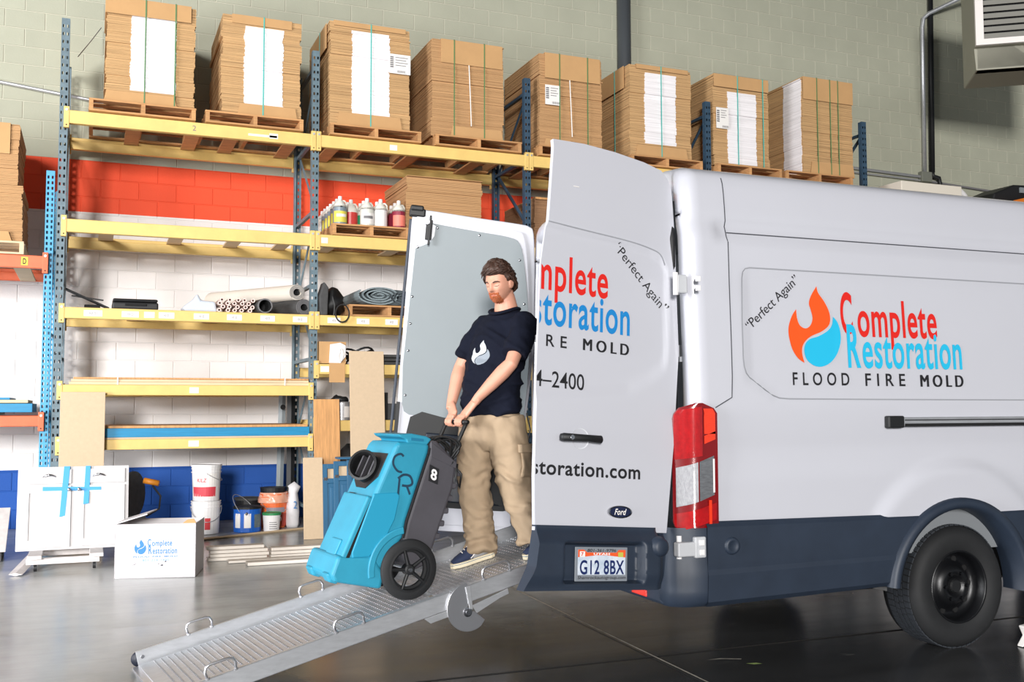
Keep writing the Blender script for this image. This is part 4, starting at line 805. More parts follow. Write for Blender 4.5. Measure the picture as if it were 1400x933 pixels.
# load bay lining and floor
M_bay = mat('gray_bay_lining', (120, 124, 128), .7)
mb = MB(); mb.box(.13, 3.6, YC-1.0, YC-.97, .6, 2.6).box(.13, 3.6, YC+.97, YC+1.0, .6, 2.6).box(.0, 3.6, YC-1.0, YC+1.0, .57, .60).box(.13, 3.6, YC-.97, YC+.97, 2.6, 2.63).box(3.58, 3.62, YC-1.0, YC+1.0, .6, 2.6)
mb.build('load_bay', M_bay, van)
for z in (1.2, 1.7, 2.1): MB().box(.3, 2.6, YC-.9, YC-.55, z, z+.03).box(.3, 2.6, YC-.56, YC-.54, z, z+.1).build('bay_shelf', M_alu, van)
MB().box(.2, 5.6, YC-.85, YC+.85, .42, .56).box(.3, 2.9, YC-.5, YC+.5, .28, .42).build('underbody', M_dark, van)
SF = lambda u, v, w_=0: V((u, YS+off(v)-disp(u, v)-.0015-w_, v))
def seam(pts, wd, m, name, step=.03):
    q = []
    for (a, b), (c, d) in zip(pts, pts[1:]):
        n = max(1, int(math.hypot(c-a, d-b)/step)); q += [(a+(c-a)*k/n, b+(d-b)*k/n) for k in range(n)]
    q.append(pts[-1]); mb = MB(); L = []
    for k, p in enumerate(q):
        a, b = q[max(k-1, 0)], q[min(k+1, len(q)-1)]; t = V((b[0]-a[0], b[1]-a[1])).normalized(); n = V((-t.y, t.x))*wd/2
        L.append((mb.bm.verts.new(SF(p[0]+n.x, p[1]+n.y, .001)), mb.bm.verts.new(SF(p[0]-n.x, p[1]-n.y, .001))))
    for A, B in zip(L, L[1:]): mb.bm.faces.new((A[0], A[1], B[1], B[0]))
    return mb.build(name, m, van, recalc=False)
seam([(.303, 2.76), (.303, 2.7), (.306, 2.334), (.296, 1.6), (.289, 1.485), (.182, 1.43)], .006, M_groove, 'panel_seam')
seam([(.31, 2.391), (3.6, 2.398)], .006, M_groove, 'panel_seam')
pp = [(3.3, 1.47), (1.2, 1.475), (.66, 1.478), (.60, 1.482), (.56, 1.497), (.52, 1.52), (.41, 1.595), (.388, 1.617), (.377, 1.65), (.372, 1.7), (.375, 1.9), (.387, 2.14), (.395, 2.175), (.41, 2.193), (.44, 2.2), (.6, 2.2), (3.3, 2.2)]
seam(pp, .007, mat('soft_seam', (150, 152, 158), .5), 'panel_outline')
# lower cladding and flare, rear bumper corner
cb = lambda x: .384+.03*min(1, x/1.3)
mb = MB()
def cl(u, v): x = .10+2.9*u; z = cb(x)+(.815+.018*(1-min(1, x/1.5))-cb(x))*v; return V((x, YS+off(z)-.012-.02*(1 if .02 < v < .98 else 0)-(.008 if v < .43 else 0), z))
mb.grid(110, 16, cl, lambda u, v: math.hypot(.10+2.9*u-AX, .38+.44*v-AZ) > AR); mb.build('lower_cladding', M_clad, van, recalc=False)
seam([(.121, .591), (1.335, .55)], .005, M_dark, 'cladding_seam')
sm = van.children[-1]
for v in sm.data.vertices: v.co.y -= .035
mb = MB(); fl = []
for k in range(41):
    a = PI*.965-PI*.985*k/40; c, s_ = math.cos(a), math.sin(a); fl.append([mb.bm.verts.new((AX+c*r, y, AZ+s_*r)) for r, y in ((.548, YS-.005), (.545, YS-.05), (.51, YS-.062), (.485, YS-.05), (.482, YS+.12))])
for A, B in zip(fl, fl[1:]):
    for k in range(4): mb.bm.faces.new((A[k], A[k+1], B[k+1], B[k]))
mb.build('wheel_arch_flare', M_clad, van, smooth=True)
mb = MB(); g = []
mb.grid(30, 1, lambda u, v: V((AX+.52*math.cos(PI*u), YS+.02+.5*v, AZ+.03+.52*math.sin(PI*u)))); mb.build('wheel_well', mat('gray_wheel_well', (112, 112, 112), .8, var=.3, vs=9), van, recalc=False)
mb = MB(); prof = [(.37, .0), (.40, -.02), (.58, -.03), (.60, -.02), (.74, -.02), (.80, .0)]
def bump(u, v):
    a = PI/2*u; z = lerp(v, [(0, .385), (.08, .40), (.5, .58), (.55, .60), (1, .80)]); o = lerp(v, [(0, .02), (.08, -.02), (.5, -.03), (.55, -.02), (1, -.015)])
    return V((.13-.21*math.sin(a)-(-o if u > .5 else 0)*.5, YS+.12-(.12-o)*math.cos(a)+.1*max(0, u-.8), z))
mb.grid(14, 8, bump); mb.build('bumper_corner', M_clad, van, smooth=True)
MB().box(-.085, .05, YS+.12, 2*YC-YS-.12, .385, .545).build('rear_bumper', M_clad, van, bevel=.02); MB().box(-.07, .05, YS+.14, 2*YC-YS-.14, .545, .580).build('bumper_step', M_black, van)
MB().box(-.02, .05, YS+.16, YS+.3, .6, .74).build('bumper_end', M_clad, van)
MB().box(-.092, -.08, YS+.285, YS+.445, .405, .44).build('rear_reflector', mat('red_reflector', (226, 52, 40), .3, coat=.5), van, bevel=.004)
F = lambda X, Y, Z: V((.25+X, YS-.033-Z, .70+Y))
MB().lathe([(0, .012), (.025, .012), (.03, .016), (.042, .014), (.047, 0)], F, 20).build('parking_sensor', M_clad, van, smooth=True)
# tail light wraps the corner
def tl(u, v):
    x = -.045+.225*u; z = .80+.655*v
    if x < .07: th = (.07-x)/.115; y = YS+.09*(1-math.cos(min(1, th)*PI/2))-.02
    else: y = YS-.02
    return x, y, z
M_tred = mat('tail_red', (170, 10, 16), .12, coat=1, var=.25, vs=40); M_tor = mat('tail_orange_red', (236, 58, 24), .15, coat=1, var=.2, vs=60, stretch=(1, 1, 8)); M_tcl = mat('tail_clear', (168, 168, 172), .12, coat=1, var=.25, vs=50, stretch=(3, 3, 1)); M_tdk = mat('tail_dark_red', (122, 8, 14), .25, coat=.6)
TP = [(0, .02), (.06, 0), (.93, 0), (1, .04), (1, .92), (.88, .97), (.55, 1.0), (.45, 1.0), (.12, .96), (0, .90)]
def tlside(v): # left/right extents of the lens by height
    l = lerp(v, [(0, .03), (.03, 0), (.9, 0), (.96, .1), (1, .42)]); r = lerp(v, [(0, .95), (.03, 1), (.92, 1), (.97, .88), (1, .6)]); return l, r
def lens(name, m, u0, u1, v0, v1, w_, parent, skew=0, nu=10, nv=10):
    mb = MB()
    def f(a, b):
        v = v0+(v1-v0)*b; u = u0+(u1-u0)*a; v += skew*(u-.5); l, r = tlside(max(0, min(1, v))); x, y, z = tl(l+(r-l)*u, v)
        return V((x-(w_ if x < .06 else 0)*.6, y-(w_ if x > 0 else 0), z))
    g = mb.grid(nu, nv, f); return mb.build(name, m, parent, recalc=False, smooth=True)
M_tcl2 = mat('tail_silver', (128, 130, 134), .2, .4, var=.3, vs=30, stretch=(1, 1, 5), coat=1)
tlt = lens('tail_light', M_tdk, 0, 1, 0, 1, .0, van, nu=16, nv=24)
lens('red_lens', M_tred, .03, .57, .57, .97, .004, tlt, skew=.06); lens('amber_lens', M_tor, .62, .93, .75, .955, .004, tlt); lens('amber_lens', M_tor, .62, .93, .655, .72, .004, tlt, skew=.12)
lens('clear_lens', M_tcl, .06, .46, .215, .53, .005, tlt, skew=.12); lens('clear_lens', M_tcl2, .48, .88, .215, .53, .005, tlt, skew=.12); lens('red_lens', M_tred, .03, .93, .02, .155, .004, tlt, skew=.1); lens('red_lens', M_tred, .38, .5, .62, .95, .006, tlt); lens('amber_lens', M_tor, .72, .80, .03, .22, .006, tlt)
lens('clear_strip', M_wplas, .84, .89, .28, .55, .007, tlt)
# sliding door rail on the side
MB().box(1.335, 3.4, YS-.03, YS+.01, 1.318, 1.372).build('slide_rail', M_alu, van, bevel=.008); MB().box(1.45, 3.4, YS-.032, YS-.028, 1.352, 1.358).box(1.45, 3.4, YS-.034, YS-.028, 1.318, 1.335).build('rail_slot', M_dark, van)
MB().box(1.325, 1.44, YS-.04, YS+.0, 1.31, 1.38).build('rail_end_cap', M_black, van, bevel=.008)
# wheels
def wheel(x, y, s, name='wheel'):
    W_ = .275; F = lambda X, Y, Z: V((x+X, y-s*Z, .362+Y))     # Z out towards the face
    t = MB(); t.lathe([(.215, .0), (.24, .015), (.30, .02), (.335, .005), (.352, -.025), (.360, -.06), (.361, -W_/2), (.360, -W_+.06), (.352, -W_+.025), (.30, -W_-.01), (.215, -W_)], F, 56)
    o = t.build(name, M_tyre, van, smooth=True)
    tr = MB()
    for k in range(60):
        a = 2*PI*k/60
        for z0, z1, sh in ((-.03, -.075, 0), (-.083, -.113, .025), (-.121, -.15, .05), (-.158, -.205, .02)):
            q = [F(.3655*math.cos(a+sh+d), .3655*math.sin(a+sh+d), zz) for d, zz in ((0, z0), (.085, z0), (.075, z1), (-.01, z1))]; q2 = [F(.358*math.cos(a+sh+d), .358*math.sin(a+sh+d), zz) for d, zz in ((0, z0), (.085, z0), (.075, z1), (-.01, z1))]
            A = [tr.bm.verts.new(p) for p in q]; B = [tr.bm.verts.new(p) for p in q2]; tr.bm.faces.new(A)
            for i in range(4): tr.bm.faces.new((A[i], A[(i+1) % 4], B[(i+1) % 4], B[i]))
    tr.build('tread', mat('tyre_tread', (44, 48, 54), .7), o)['kind'] = 'stuff'
    r = MB(); r.lathe([(0, -.045), (.06, -.045), (.065, -.03), (.10, -.03), (.125, -.055), (.15, -.085), (.175, -.095), (.195, -.05), (.203, -.0), (.213, .006), (.217, -.01)], F, 48); r.build('rim', M_steelblk, o, smooth=True)
    h = MB()
    for k in range(10):
        a = 2*PI*k/10; h.lathe([(0, 0), (.018, 0), (.02, -.006)], lambda X, Y, Z: F(.158*math.cos(a)+X*1.0, .158*math.sin(a)+Y, -.083+Z), 12)
    h.build('rim_hole', M_dark, o)
    b = MB()
    for k in range(6):
        a = 2*PI*k/6; b.lathe([(0, .016), (.011, .016), (.012, 0)], lambda X, Y, Z: F(.083*math.cos(a)+X, .083*math.sin(a)+Y, -.03+Z), 6)
    b.build('wheel_nuts', M_steelblk, o)['kind'] = 'stuff'
    MB().lathe([(0, -.02), (.035, -.02), (.042, -.03), (.045, -.045)], F, 20).build('hub_cap', M_black, o)
wheel(1.90, YS+.045, 1); wheel(1.90, 2*YC-YS-.045, -1); wheel(5.0, YS+.075, 1); wheel(5.0, 2*YC-YS-.075, -1)
# lettering on the side
SL = lambda u, v, w_=0: SF(u, v, w_+.0015)
MB().flat(FLAME_S, SL).build('logo_flame', M_orange, van, recalc=False); MB().flat(DROP_S, SL).build('logo_drop', M_cyan, van, recalc=False)
def cbox(key, P, name, m): text(key, SL, *P, name, m, van, w=.0006 if m is M_cyan else 0)
cbox('C', (1.052, 1.137, 1.846, 2.092), 'lettering_red', M_red); cbox('omplete', (1.172, 1.765, 1.765, 2.055), 'lettering_red', M_red)
cbox('R', (1.088, 1.18, 1.655, 1.905), 'lettering_blue', M_cyan); cbox('estoration', (1.195, 1.945, 1.652, 1.862), 'lettering_blue', M_cyan)
cbox('flood', (.698, 1.09, 1.553, 1.626), 'lettering_black', M_ink); cbox('fire', (1.205, 1.498, 1.552, 1.624), 'lettering_black', M_ink)
for q in (0, 1): text('mold', lambda u, v, w_: SF(u, v, .0015+.0003*q), 1.612+.007*q, 1.940+.007*q, 1.549, 1.62, 'lettering_black', M_ink, van)
a = math.atan2(2.14-1.85, .771-.42); c, s_ = math.cos(a), math.sin(a)
text('perfect', lambda u, v, w_: SL(.428+u*c-v*s_, 1.845+u*s_+v*c), 0, .455, -.012, .058, 'slogan', M_ink, van)
# ---- rear doors
PHI = math.radians(4)
class Fr:
    def __init__(s, side, th, H, ws):
        sg = -side; A = V((0, sg*math.sin(PHI), math.cos(PHI))); P = V((0, sg*math.cos(PHI), -math.sin(PHI))); Pr = P*math.cos(th)+V((-1, 0, 0))*math.sin(th)
        s.h = A*math.sin(PHI)+Pr*math.cos(PHI); s.v = A*math.cos(PHI)-Pr*math.sin(PHI); s.n = s.h.cross(s.v)*ws; s.H = V(H)
    def __call__(s, u, v, w_=0): return s.H+s.h*u+s.v*v+s.n*w_
D1 = Fr(-1, math.radians(97.5), (0, -7.55, 1.5), -1)       # near door, +w is its outside, towards the camera
D2 = Fr(1, math.radians(105), (0, -5.5, 1.5), -1)          # far door, +w is its inside, towards the camera
UF = [(-1.014, .944), (-.9, .89), (-.72, .866), (-.467, .877), (0, .875), (.594, .866), (.79, .842), (.83, .833), (1.05, .822), (1.22, .814), (1.28, .822)]
UH = [(-1.01, .095), (-.845, .082), (-.703, .064), (-.468, .042), (-.236, .019), (.238, -.008), (.559, .009), (.844, .021), (1.089, .043)]
VT = [(0, 1.09), (.012, 1.15), (.045, 1.19), (.1, 1.228), (.25, 1.252), (.5, 1.27), (.75, 1.275), (1, 1.262)]
def din(u, v):   # raised step line / recessed panel of the outside skin
    e = .03
    top = lerp(u, [(.06, .66), (.08, .70), (.11, .742), (.185, .77), (.33, .79), (.61, .804), (.87, .817)]); bot = lerp(u, [(.06, .2), (.09, .1), (.18, .03), (.32, -.04), (.87, -.12)])
    return sstep(0, e, top-v)*sstep(0, e*3, v-bot)*sstep(.06, .085, u)
def skin(s_, t, w0, dsp):
    v = -.73+(lerp(s_, VT)+.73)*t; l, r = lerp(v, UH), lerp(v, UF); u = l+(r-l)*s_
    return D1(u, v, w0-(.014*din(u, v) if dsp else 0)+(.012 if dsp else 0)*sstep(-.35, -.55, v)*0)
door = None
mb = MB(); N1, N2 = 60, 110
A = mb.grid(N1, N2, lambda a, b: skin(a, b, .0, True)); B = mb.grid(N1, N2, lambda a, b: skin(a, b, -.028, False))
edge = lambda g: [g[i][0] for i in range(N1)]+[g[N1][j] for j in range(N2)]+[g[i][N2] for i in range(N1, 0, -1)]+[g[0][j] for j in range(N2, 0, -1)]
ea, eb = edge(A), edge(B)
for i in range(len(ea)): mb.bm.faces.new((ea[i], ea[(i+1) % len(ea)], eb[(i+1) % len(ea)], eb[i]))
door = mb.build('rear_door', M_white, van, smooth=True); door['label'] = 'open near rear door, white lettered outside with license plate'
e = door.modifiers.new('split', 'EDGE_SPLIT'); e.split_angle = .9
mb = MB()
for i in range(40):
    pass
def stepline(pts, wd):
    L = []
    for k, p in enumerate(pts):
        a, b = pts[max(k-1, 0)], pts[min(k+1, len(pts)-1)]; t = V((b[0]-a[0], b[1]-a[1])).normalized(); n = V((-t.y, t.x))*wd/2
        L.append((mb.bm.verts.new(D1(p[0]+n.x, p[1]+n.y, .0022)), mb.bm.verts.new(D1(p[0]-n.x, p[1]-n.y, .0022))))
    for A, B in zip(L, L[1:]): mb.bm.faces.new((A[0], A[1], B[1], B[0]))
stepline(smoothpoly([(.835, .82), (.612, .808), (.331, .794), (.185, .775), (.12, .752), (.09, .70)], (0, 5))[:21], .006); mb.build('step_line', mat('soft_seam', (150, 152, 158), .5), door, recalc=False)
# dark lower part of the near door with plate recess
def low(a, b):
    v = -1.014+.31*b; l, r = lerp(v, UH), lerp(v, UF); u = l+(r-l)*a; w_ = .012+.05*sstep(-.71, -.80, v)-.02*sstep(-.93, -1.01, v)
    rec = sstep(.24, .27, u)*sstep(.735, .70, u)*sstep(-.985, -.965, v)*sstep(-.775, -.80, v); w_ -= .055*rec
    w_ -= .05*sstep(.16, .09, u)
    return D1(u, v, w_)
mb = MB(); A = mb.grid(90, 40, low); B = mb.grid(90, 40, lambda a, b: D1(lerp(-1.014+.31*b, UH)+(lerp(-1.014+.31*b, UF)-lerp(-1.014+.31*b, UH))*a, -1.014+.31*b, -.028))
N1, N2 = 90, 40; ea, eb = edge(A), edge(B)
for i in range(len(ea)): mb.bm.faces.new((ea[i], ea[(i+1) % len(ea)], eb[(i+1) % len(ea)], eb[i]))
o = mb.build('lower_cladding', M_clad, door, smooth=True); e = o.modifiers.new('split', 'EDGE_SPLIT'); e.split_angle = .9
MB().lathe([(0, .03), (.03, .03), (.045, .02), (.055, -.01)], lambda X, Y, Z: D1(.154+X, -.80+Y, .055+Z), 20).build('parking_sensor', M_clad, door, smooth=True)
# plate
pu0, pu1, pv0, pv1 = .647, .332, -.972, -.805; PW_, PH_ = pu0-pu1, pv1-pv0; WP = .018
pf = lambda u, v, w_=0: D1(pu0-PW_*u, pv0+PH_*v, WP+w_)
MB().box(0, 1, 0, 1, 0, .006, pf).build('plate_frame', mat('gray_plate_frame', (128, 134, 142), .45), door, bevel=.003)
M_pl = mat('plate_sky', (222, 226, 234), .4, var=.1, vs=18, rgb2=(190, 206, 224))
MB().box(.05, .955, .19, .92, .006, .0075, pf).build('license_plate', M_pl, door)
mb = MB(); mb.flat([(.05, .70), (.25, .73), (.4, .76), (.6, .76), (.75, .73), (.955, .70), (.955, .92), (.82, .92), (.78, .84), (.22, .84), (.16, .92), (.05, .92)], pf, .008); mb.build('plate_arch', mat('plate_orange', (232, 92, 44), .4), door, recalc=False)
MB().flat([(.05, .92), (.16, .92), (.2, .84), (.78, .84), (.82, .92), (.955, .92), (.955, .95), (.05, .95)], pf, .0078).build('frame_tab', MATS['gray_plate_frame'], door, recalc=False)
text('plate', pf, .085, .93, .2, .62, 'plate_number', mat('plate_navy', (20, 38, 92), .4), door, w=.009); text('pnum', pf, .22, .77, .855, .945, 'frame_phone', M_ink, door, w=.0092)
text('dealer', pf, .05, .97, .04, .16, 'frame_lettering', M_ink, door, w=.0072); text('state', pf, .34, .65, .765, .83, 'plate_state', M_label, door, w=.0092)
MB().flat([(.08, .71), (.18, .71), (.18, .87), (.08, .87)], pf, .0088).build('month_sticker', M_label, door, recalc=False); text('7', pf, .105, .15, .735, .845, 'month_number', M_red, door, w=.0095)
MB().flat([(.81, .71), (.91, .71), (.91, .85), (.81, .85)], pf, .0088).build('year_sticker', mat('year_green', (190, 186, 80), .5), door, recalc=False)
# handle, oval badge, lettering
MB().lathe([(0, -.02), (.02, -.018), (.045, -.004), (.053, .002)], lambda X, Y, Z: D1(.616+X, -.273+Y, .001+Z*.5), 24).build('handle_dish', mat('dish_white', (206, 208, 214), .4), door, smooth=True)
MB().loft([D1(.752, -.274, .03), D1(.74, -.274, .045), (D1(.6, -.272, .05)), D1(.52, -.274, .045), D1(.508, -.274, .03)], [(.016, .01), (.02, .014), (.017, .012), (.02, .014), (.016, .01)], 12, up=tuple(D1.v)).build('door_handle', M_black, door, smooth=True)
MB().lathe([(0, .002), (.011, .002), (.012, 0)], lambda X, Y, Z: D1(.70+X, -.274+Y, .061+Z), 14).build('key_lock', M_chrome, door)
MB().lathe([(0, .004), (.86, .004), (.88, .012), (1, .010), (1.02, 0)], lambda X, Y, Z: D1(.371+.074*X, -.63+.031*Y, .002+Z), 32).build('oval_badge_rim', M_chrome, door, smooth=False)
MB().lathe([(0, .009), (.84, .009), (.86, .002)], lambda X, Y, Z: D1(.371+.074*X, -.63+.031*Y, .002+Z), 32).build('oval_badge', mat('badge_navy', (16, 26, 62), .25, coat=.6), door)
text('oval', lambda u, v, w_: D1(u, v, .0125), .408, .333, -.645, -.614, 'badge_script', M_label, door)
WL = -.0125
L1 = L0 = lambda u, v, w_=0: D1(u, v, -.014*din(u, v)+.0014)
text('mplete', L1, .905, .452, .405, .655, 'lettering_red', M_red, door, clip=.862); text('storation', L1, .905, .309, .283, .462, 'lettering_blue', M_blue, door, clip=.866)
text('re', L1, .823, .70, .178, .238, 'lettering_black', M_ink, door); [text('mold', lambda u, v, w_: L1(u, v)+D1.n*.0004*q, .602-.006*q, .318-.006*q, .18, .241, 'lettering_black', M_ink, door) for q in (0, 1)]
text('num', L1, .885, .59, -.028, .055, 'phone_number', M_ink, door, clip=.872); text('com', L0, .895, .241, -.462, -.392, 'web_address', M_ink, door, clip=.872)
a = math.atan2(.447-.755, .428-.105); c, s_ = math.cos(a), math.sin(a)
text('perfect', lambda u, v, w_: D1(.425-(u*c-v*s_), .742+(u*s_+v*c), -.014*din(.425-(u*c-v*s_), .742+(u*s_+v*c))+.0014), 0, .452, -.01, .06, 'slogan', M_ink, door)
MB().box(.655, .69, 1.03, 1.034, .002, .003, D1).build('chip', M_label, door)
# hinges on the near rear corner
for z in (2.09, .70):
    hg = MB(); hg.box(-.03, .035, YS+.02, YS+.06, z-.05, z+.05) if z > 1 else hg.box(-.07, .06, YS-.02, YS+.03, z-.045, z+.03).box(.03, .10, YS-.022, YS+.06, z-.055, z+.055); hp = hg.build('door_hinge', mat('hinge_gray', (190, 192, 196), .4), van, bevel=.008)
    MB().tube([(-.035, YS+.03, z-.06), (-.035, YS+.03, z+.06)], .014, 10).build('hinge_pin', M_wplas, hp); MB().box(.055, .085, YS-.03, YS-.02, z+.01, z+.04).box(.055, .085, YS-.03, YS-.02, z-.04, z-.01).build('hinge_bolts', M_wplas, hp, bevel=.003)
MB().tube([V((.06, YS+.42, 2.60)), V((.05, YS+.28, 2.58)), V((.03, YS+.19, 2.5)), V((.02, YS+.155, 2.35)), V((.02, YS+.15, 1.0))], .02, 8).build('door_seal', M_black, van, smooth=True)
# far door, inside towards the camera
OUT = [(.932, 1.265), (.85, 1.273), (.512, 1.258), (.17, 1.245), (.094, 1.232), (.06, 1.19), (.028, .96), (.006, .69), (-.02, .286), (-.0, -.4), (.02, -.80), (.05, -.95), (.12, -.985), (.86, -1.0), (.885, -.9), (.90, -.5), (.92, .0), (.93, .6), (.938, 1.18)]
OUT = smoothpoly(OUT, (0, 13, 18), 3)
f2 = MB().prism(OUT, D2, -.05, .0); far = f2.build('rear_door', M_white, van, bevel=.012); far['label'] = 'open far rear door seen from its gray lined inside'
INN = smoothpoly([(.90, 1.225), (.5, 1.205), (.2, 1.19), (.13, 1.15), (.085, .95), (.04, .6), (-.0, .2), (.02, -.3), (.04, -.88), (.1, -.93), (.86, -.95), (.885, -.4), (.90, .4), (.91, 1.19)], (0, 10, 13), 3)
MB().prism(INN, D2, 0, .02).build('inner_pressing', M_white, far, bevel=.01)
PAN2 = smoothpoly([(.80, 1.18), (.462, 1.155), (.243, 1.14), (.156, 1.10), (.109, .953), (.051, .632), (.01, .237), (.012, -.18)], (0, 7), 3)[:22]+[(.54, -.187), (.83, -.185), (.868, -.165), (.886, -.11), (.906, .156), (.895, .99), (.80, 1.04), (.77, 1.09), (.765, 1.165)]
MB().prism(PAN2, D2, .02, .026).build('lining_board', M_gpanel, far, bevel=.002)
for u, v in ((.753, 1.15), (.451, 1.13), (.146, .983), (.085, .673), (.88, 1.0), (.885, .648), (.881, .457), (.878, .265), (.87, -.05), (.05, .3)):
    MB().lathe([(0, .006), (.007, .005), (.010, 0)], lambda X, Y, Z: D2(u+X, v+Y, .026+Z), 10).build('screw', M_chrome, far, smooth=True)
PK = smoothpoly([(.82, -.20), (.5, -.20), (.1, -.21), (.05, -.25), (.05, -.75), (.08, -.81), (.2, -.82), (.78, -.82), (.82, -.78)], (), 3)
MB().prism(PK, D2, .02, .028).build('storage_pocket', M_black, far, bevel=.004); MB().prism([(.70, -.3), (.16, -.3), (.22, -.45), (.22, -.76), (.12, -.78), (.7, -.78)], D2, .028, .05).build('pocket_ridge', mat('blue_black_plastic', (24, 32, 44), .3), far, bevel=.02)
MB().box(.935, .955, -.9, 1.2, -.05, -.01, D2).build('weather_strip', M_clad, far, bevel=.006)
MB().box(.845, .96, 1.215, 1.275, -.04, .03, D2).box(.86, .955, 1.255, 1.295, -.04, .04, D2).build('corner_buffer', M_black, far, bevel=.012)
lb = MB().box(.79, .835, 1.06, 1.20, .022, .05, D2).box(.80, .815, 1.02, 1.23, .05, .07, D2).build('latch_bracket', M_black, far, bevel=.004)
MB().lathe([(0, .006), (.017, .006), (.02, 0)], lambda X, Y, Z: D2(.83+X, 1.185+Y, .05+Z), 14).build('latch_bolt', M_chrome, far)
MB().box(.90, .925, -.38, -.1, .02, .035, D2).build('check_strap', M_black, far)
for v in (.47, -.72): MB().box(-.06, .03, v-.06, v+.06, -.05, .03, D2).build('door_hinge', mat('hinge_gray', (190, 192, 196), .4), far, bevel=.008)
# ================================================================= LOADING RAMP
RPSI, RTH, RWID = .134, .224, .943
RO = V((-2.624, -6.155, .0)); rd = V((math.cos(RTH)*math.cos(RPSI), math.cos(RTH)*math.sin(RPSI), math.sin(RTH))); rl = V((math.sin(RPSI), -math.cos(RPSI), 0)); rn = rd.cross(rl)*-1
if rn.z < 0: rn = -rn
RP = lambda s_, l, n=0: RO+rd*s_+rl*l+rn*n          # along, across (towards the camera), above
RL = 2.70
ramp = thing('loading_ramp', 'folding aluminium loading ramp with punched deck from floor to van', 'ramp', RO)
def deckz(s_): return .022
mb = MB(); mb.box(.0, 1.50, .03, RWID-.03, .014, .022, RP).box(1.535, RL, .03, RWID-.03, .014, .022, RP); mb.build('deck', M_alu, ramp)
mb = MB(); R = random.Random(5)
def nub(s_, l, rs, rlw, h):
    a = [mb.bm.verts.new(RP(s_+p*rs, l+q*rlw, .022)) for p, q in ((-1, -1), (1, -1), (1, 1), (-1, 1))]; b = [mb.bm.verts.new(RP(s_+p*rs*.55, l+q*rlw*.55, .022+h)) for p, q in ((-1, -1), (1, -1), (1, 1), (-1, 1))]
    mb.bm.faces.new(b)
    for i in range(4): mb.bm.faces.new((a[i], a[(i+1) % 4], b[(i+1) % 4], b[i]))
s_ = .08
while s_ < RL-.05:
    if not 1.49 < s_ < 1.55:
        l = .06
        while l < RWID-.06: nub(s_, l, .006, .0048, .004); l += .027
    s_ += .036
mb.build('traction_nubs', M_alu2, ramp, recalc=False)['kind'] = 'stuff'
for l0, nm in ((0, 'far'), (RWID, 'near')):
    sg = 1 if l0 == 0 else -1
    for a, b in ((.0, 1.515), (1.52, RL)):
        q = MB(); x0, x1 = sorted((l0, l0+sg*.006)); q.box(a, b, x0, x1, 0, .092, RP); x0, x1 = sorted((l0, l0+sg*.032)); q.box(a, b, x0, x1, .0, .006, RP).box(a, b, x0, x1, .086, .092, RP) if sg < 0 else q.box(a, b, x0, x1, .0, .006, RP).box(a, b, l0-.004, l0+.014, .088, .093, RP)
        q.build('side_rail', M_alu, ramp, bevel=.002)
for l in (.25, .47, .7): MB().box(.05, RL-.05, l-.02, l+.02, -.025, .014, RP).build('stiffener', M_alu, ramp)
for lst, l in (([(.165, .32), (.835, 1.005), (1.725, 1.91)], RWID-.006), ([(.285, .435), (.96, 1.115), (1.86, 2.02)], .006)):
    for a, b in lst:
        p = [RP(a+.008, l, .085), RP(a+.002, l, .125), RP(a+.012, l, .147), RP(a+.03, l, .155), RP(b-.03, l, .155), RP(b-.012, l, .147), RP(b-.002, l, .125), RP(b-.008, l, .085)]
        h = MB().tube(p, .007, 10).build('carry_handle', M_alu2, ramp, smooth=True)
        MB().tube([RP(a+.008, l, .088), RP(a+.008, l, .098)], .012, 10).tube([RP(b-.008, l, .088), RP(b-.008, l, .098)], .012, 10).build('weld', M_alu2, h)
for l in (-.012, RWID+.012): MB().lathe([(0, -.018), (.038, -.012), (.042, -.006), (.042, .006), (.038, .012), (0, .012)], lambda X, Y, Z: RP(.012+X, l+Z, .045+Y), 22).build('end_roller', mat('navy_rubber', (22, 28, 44), .5), ramp, smooth=True)
MB().lathe([(0, .006), (.01, .006), (.011, 0)], lambda X, Y, Z: RP(.03+X, .008+Z, .055+Y), 10).build('roller_bolt', M_chrome, ramp)
MB().box(-.035, .04, .02, RWID-.02, .004, .016, RP).build('entry_lip', M_alu2, ramp)
# middle hinge plates
LH = RWID
def hp(pts, w0, w1, name, m): return MB().prism(pts, lambda u, v, w_: RP(u, LH+w_, v), w0, w1).build(name, m, ramp, bevel=.002)
disc = [(1.60+.135*math.cos(a), -.02+.135*math.sin(a)) for a in [PI*.47+PI*1.15*k/22 for k in range(23)]]
c2 = [(1.645, -.075), (1.625, -.05), (1.60, -.055), (1.585, -.03), (1.60, .0), (1.62, .02), (1.625, .08)]
hp(disc+[(1.68, -.12), (1.70, -.02)][:1]+c2, .004, .012, 'hinge_plate', M_alu2)
hp([(1.33, .0), (1.50, .0), (1.50, -.035), (1.36, -.035)], .0, .008, 'hinge_tab', M_alu); hp([(1.62, -.02), (1.86, .0), (1.86, -.03), (1.80, -.035), (1.64, -.07)], .0, .01, 'hinge_arm', M_alu)
hp([(1.60, .092), (1.632, .092), (1.618, -.04), (1.598, -.03)], .012, .018, 'hinge_strap', M_alu)
MB().lathe([(0, .016), (.016, .016), (.018, .006), (.026, .005), (.027, 0)], lambda X, Y, Z: RP(1.585+X, LH+.012+Z, -.045+Y), 18).build('hinge_bolt', M_chrome, ramp)
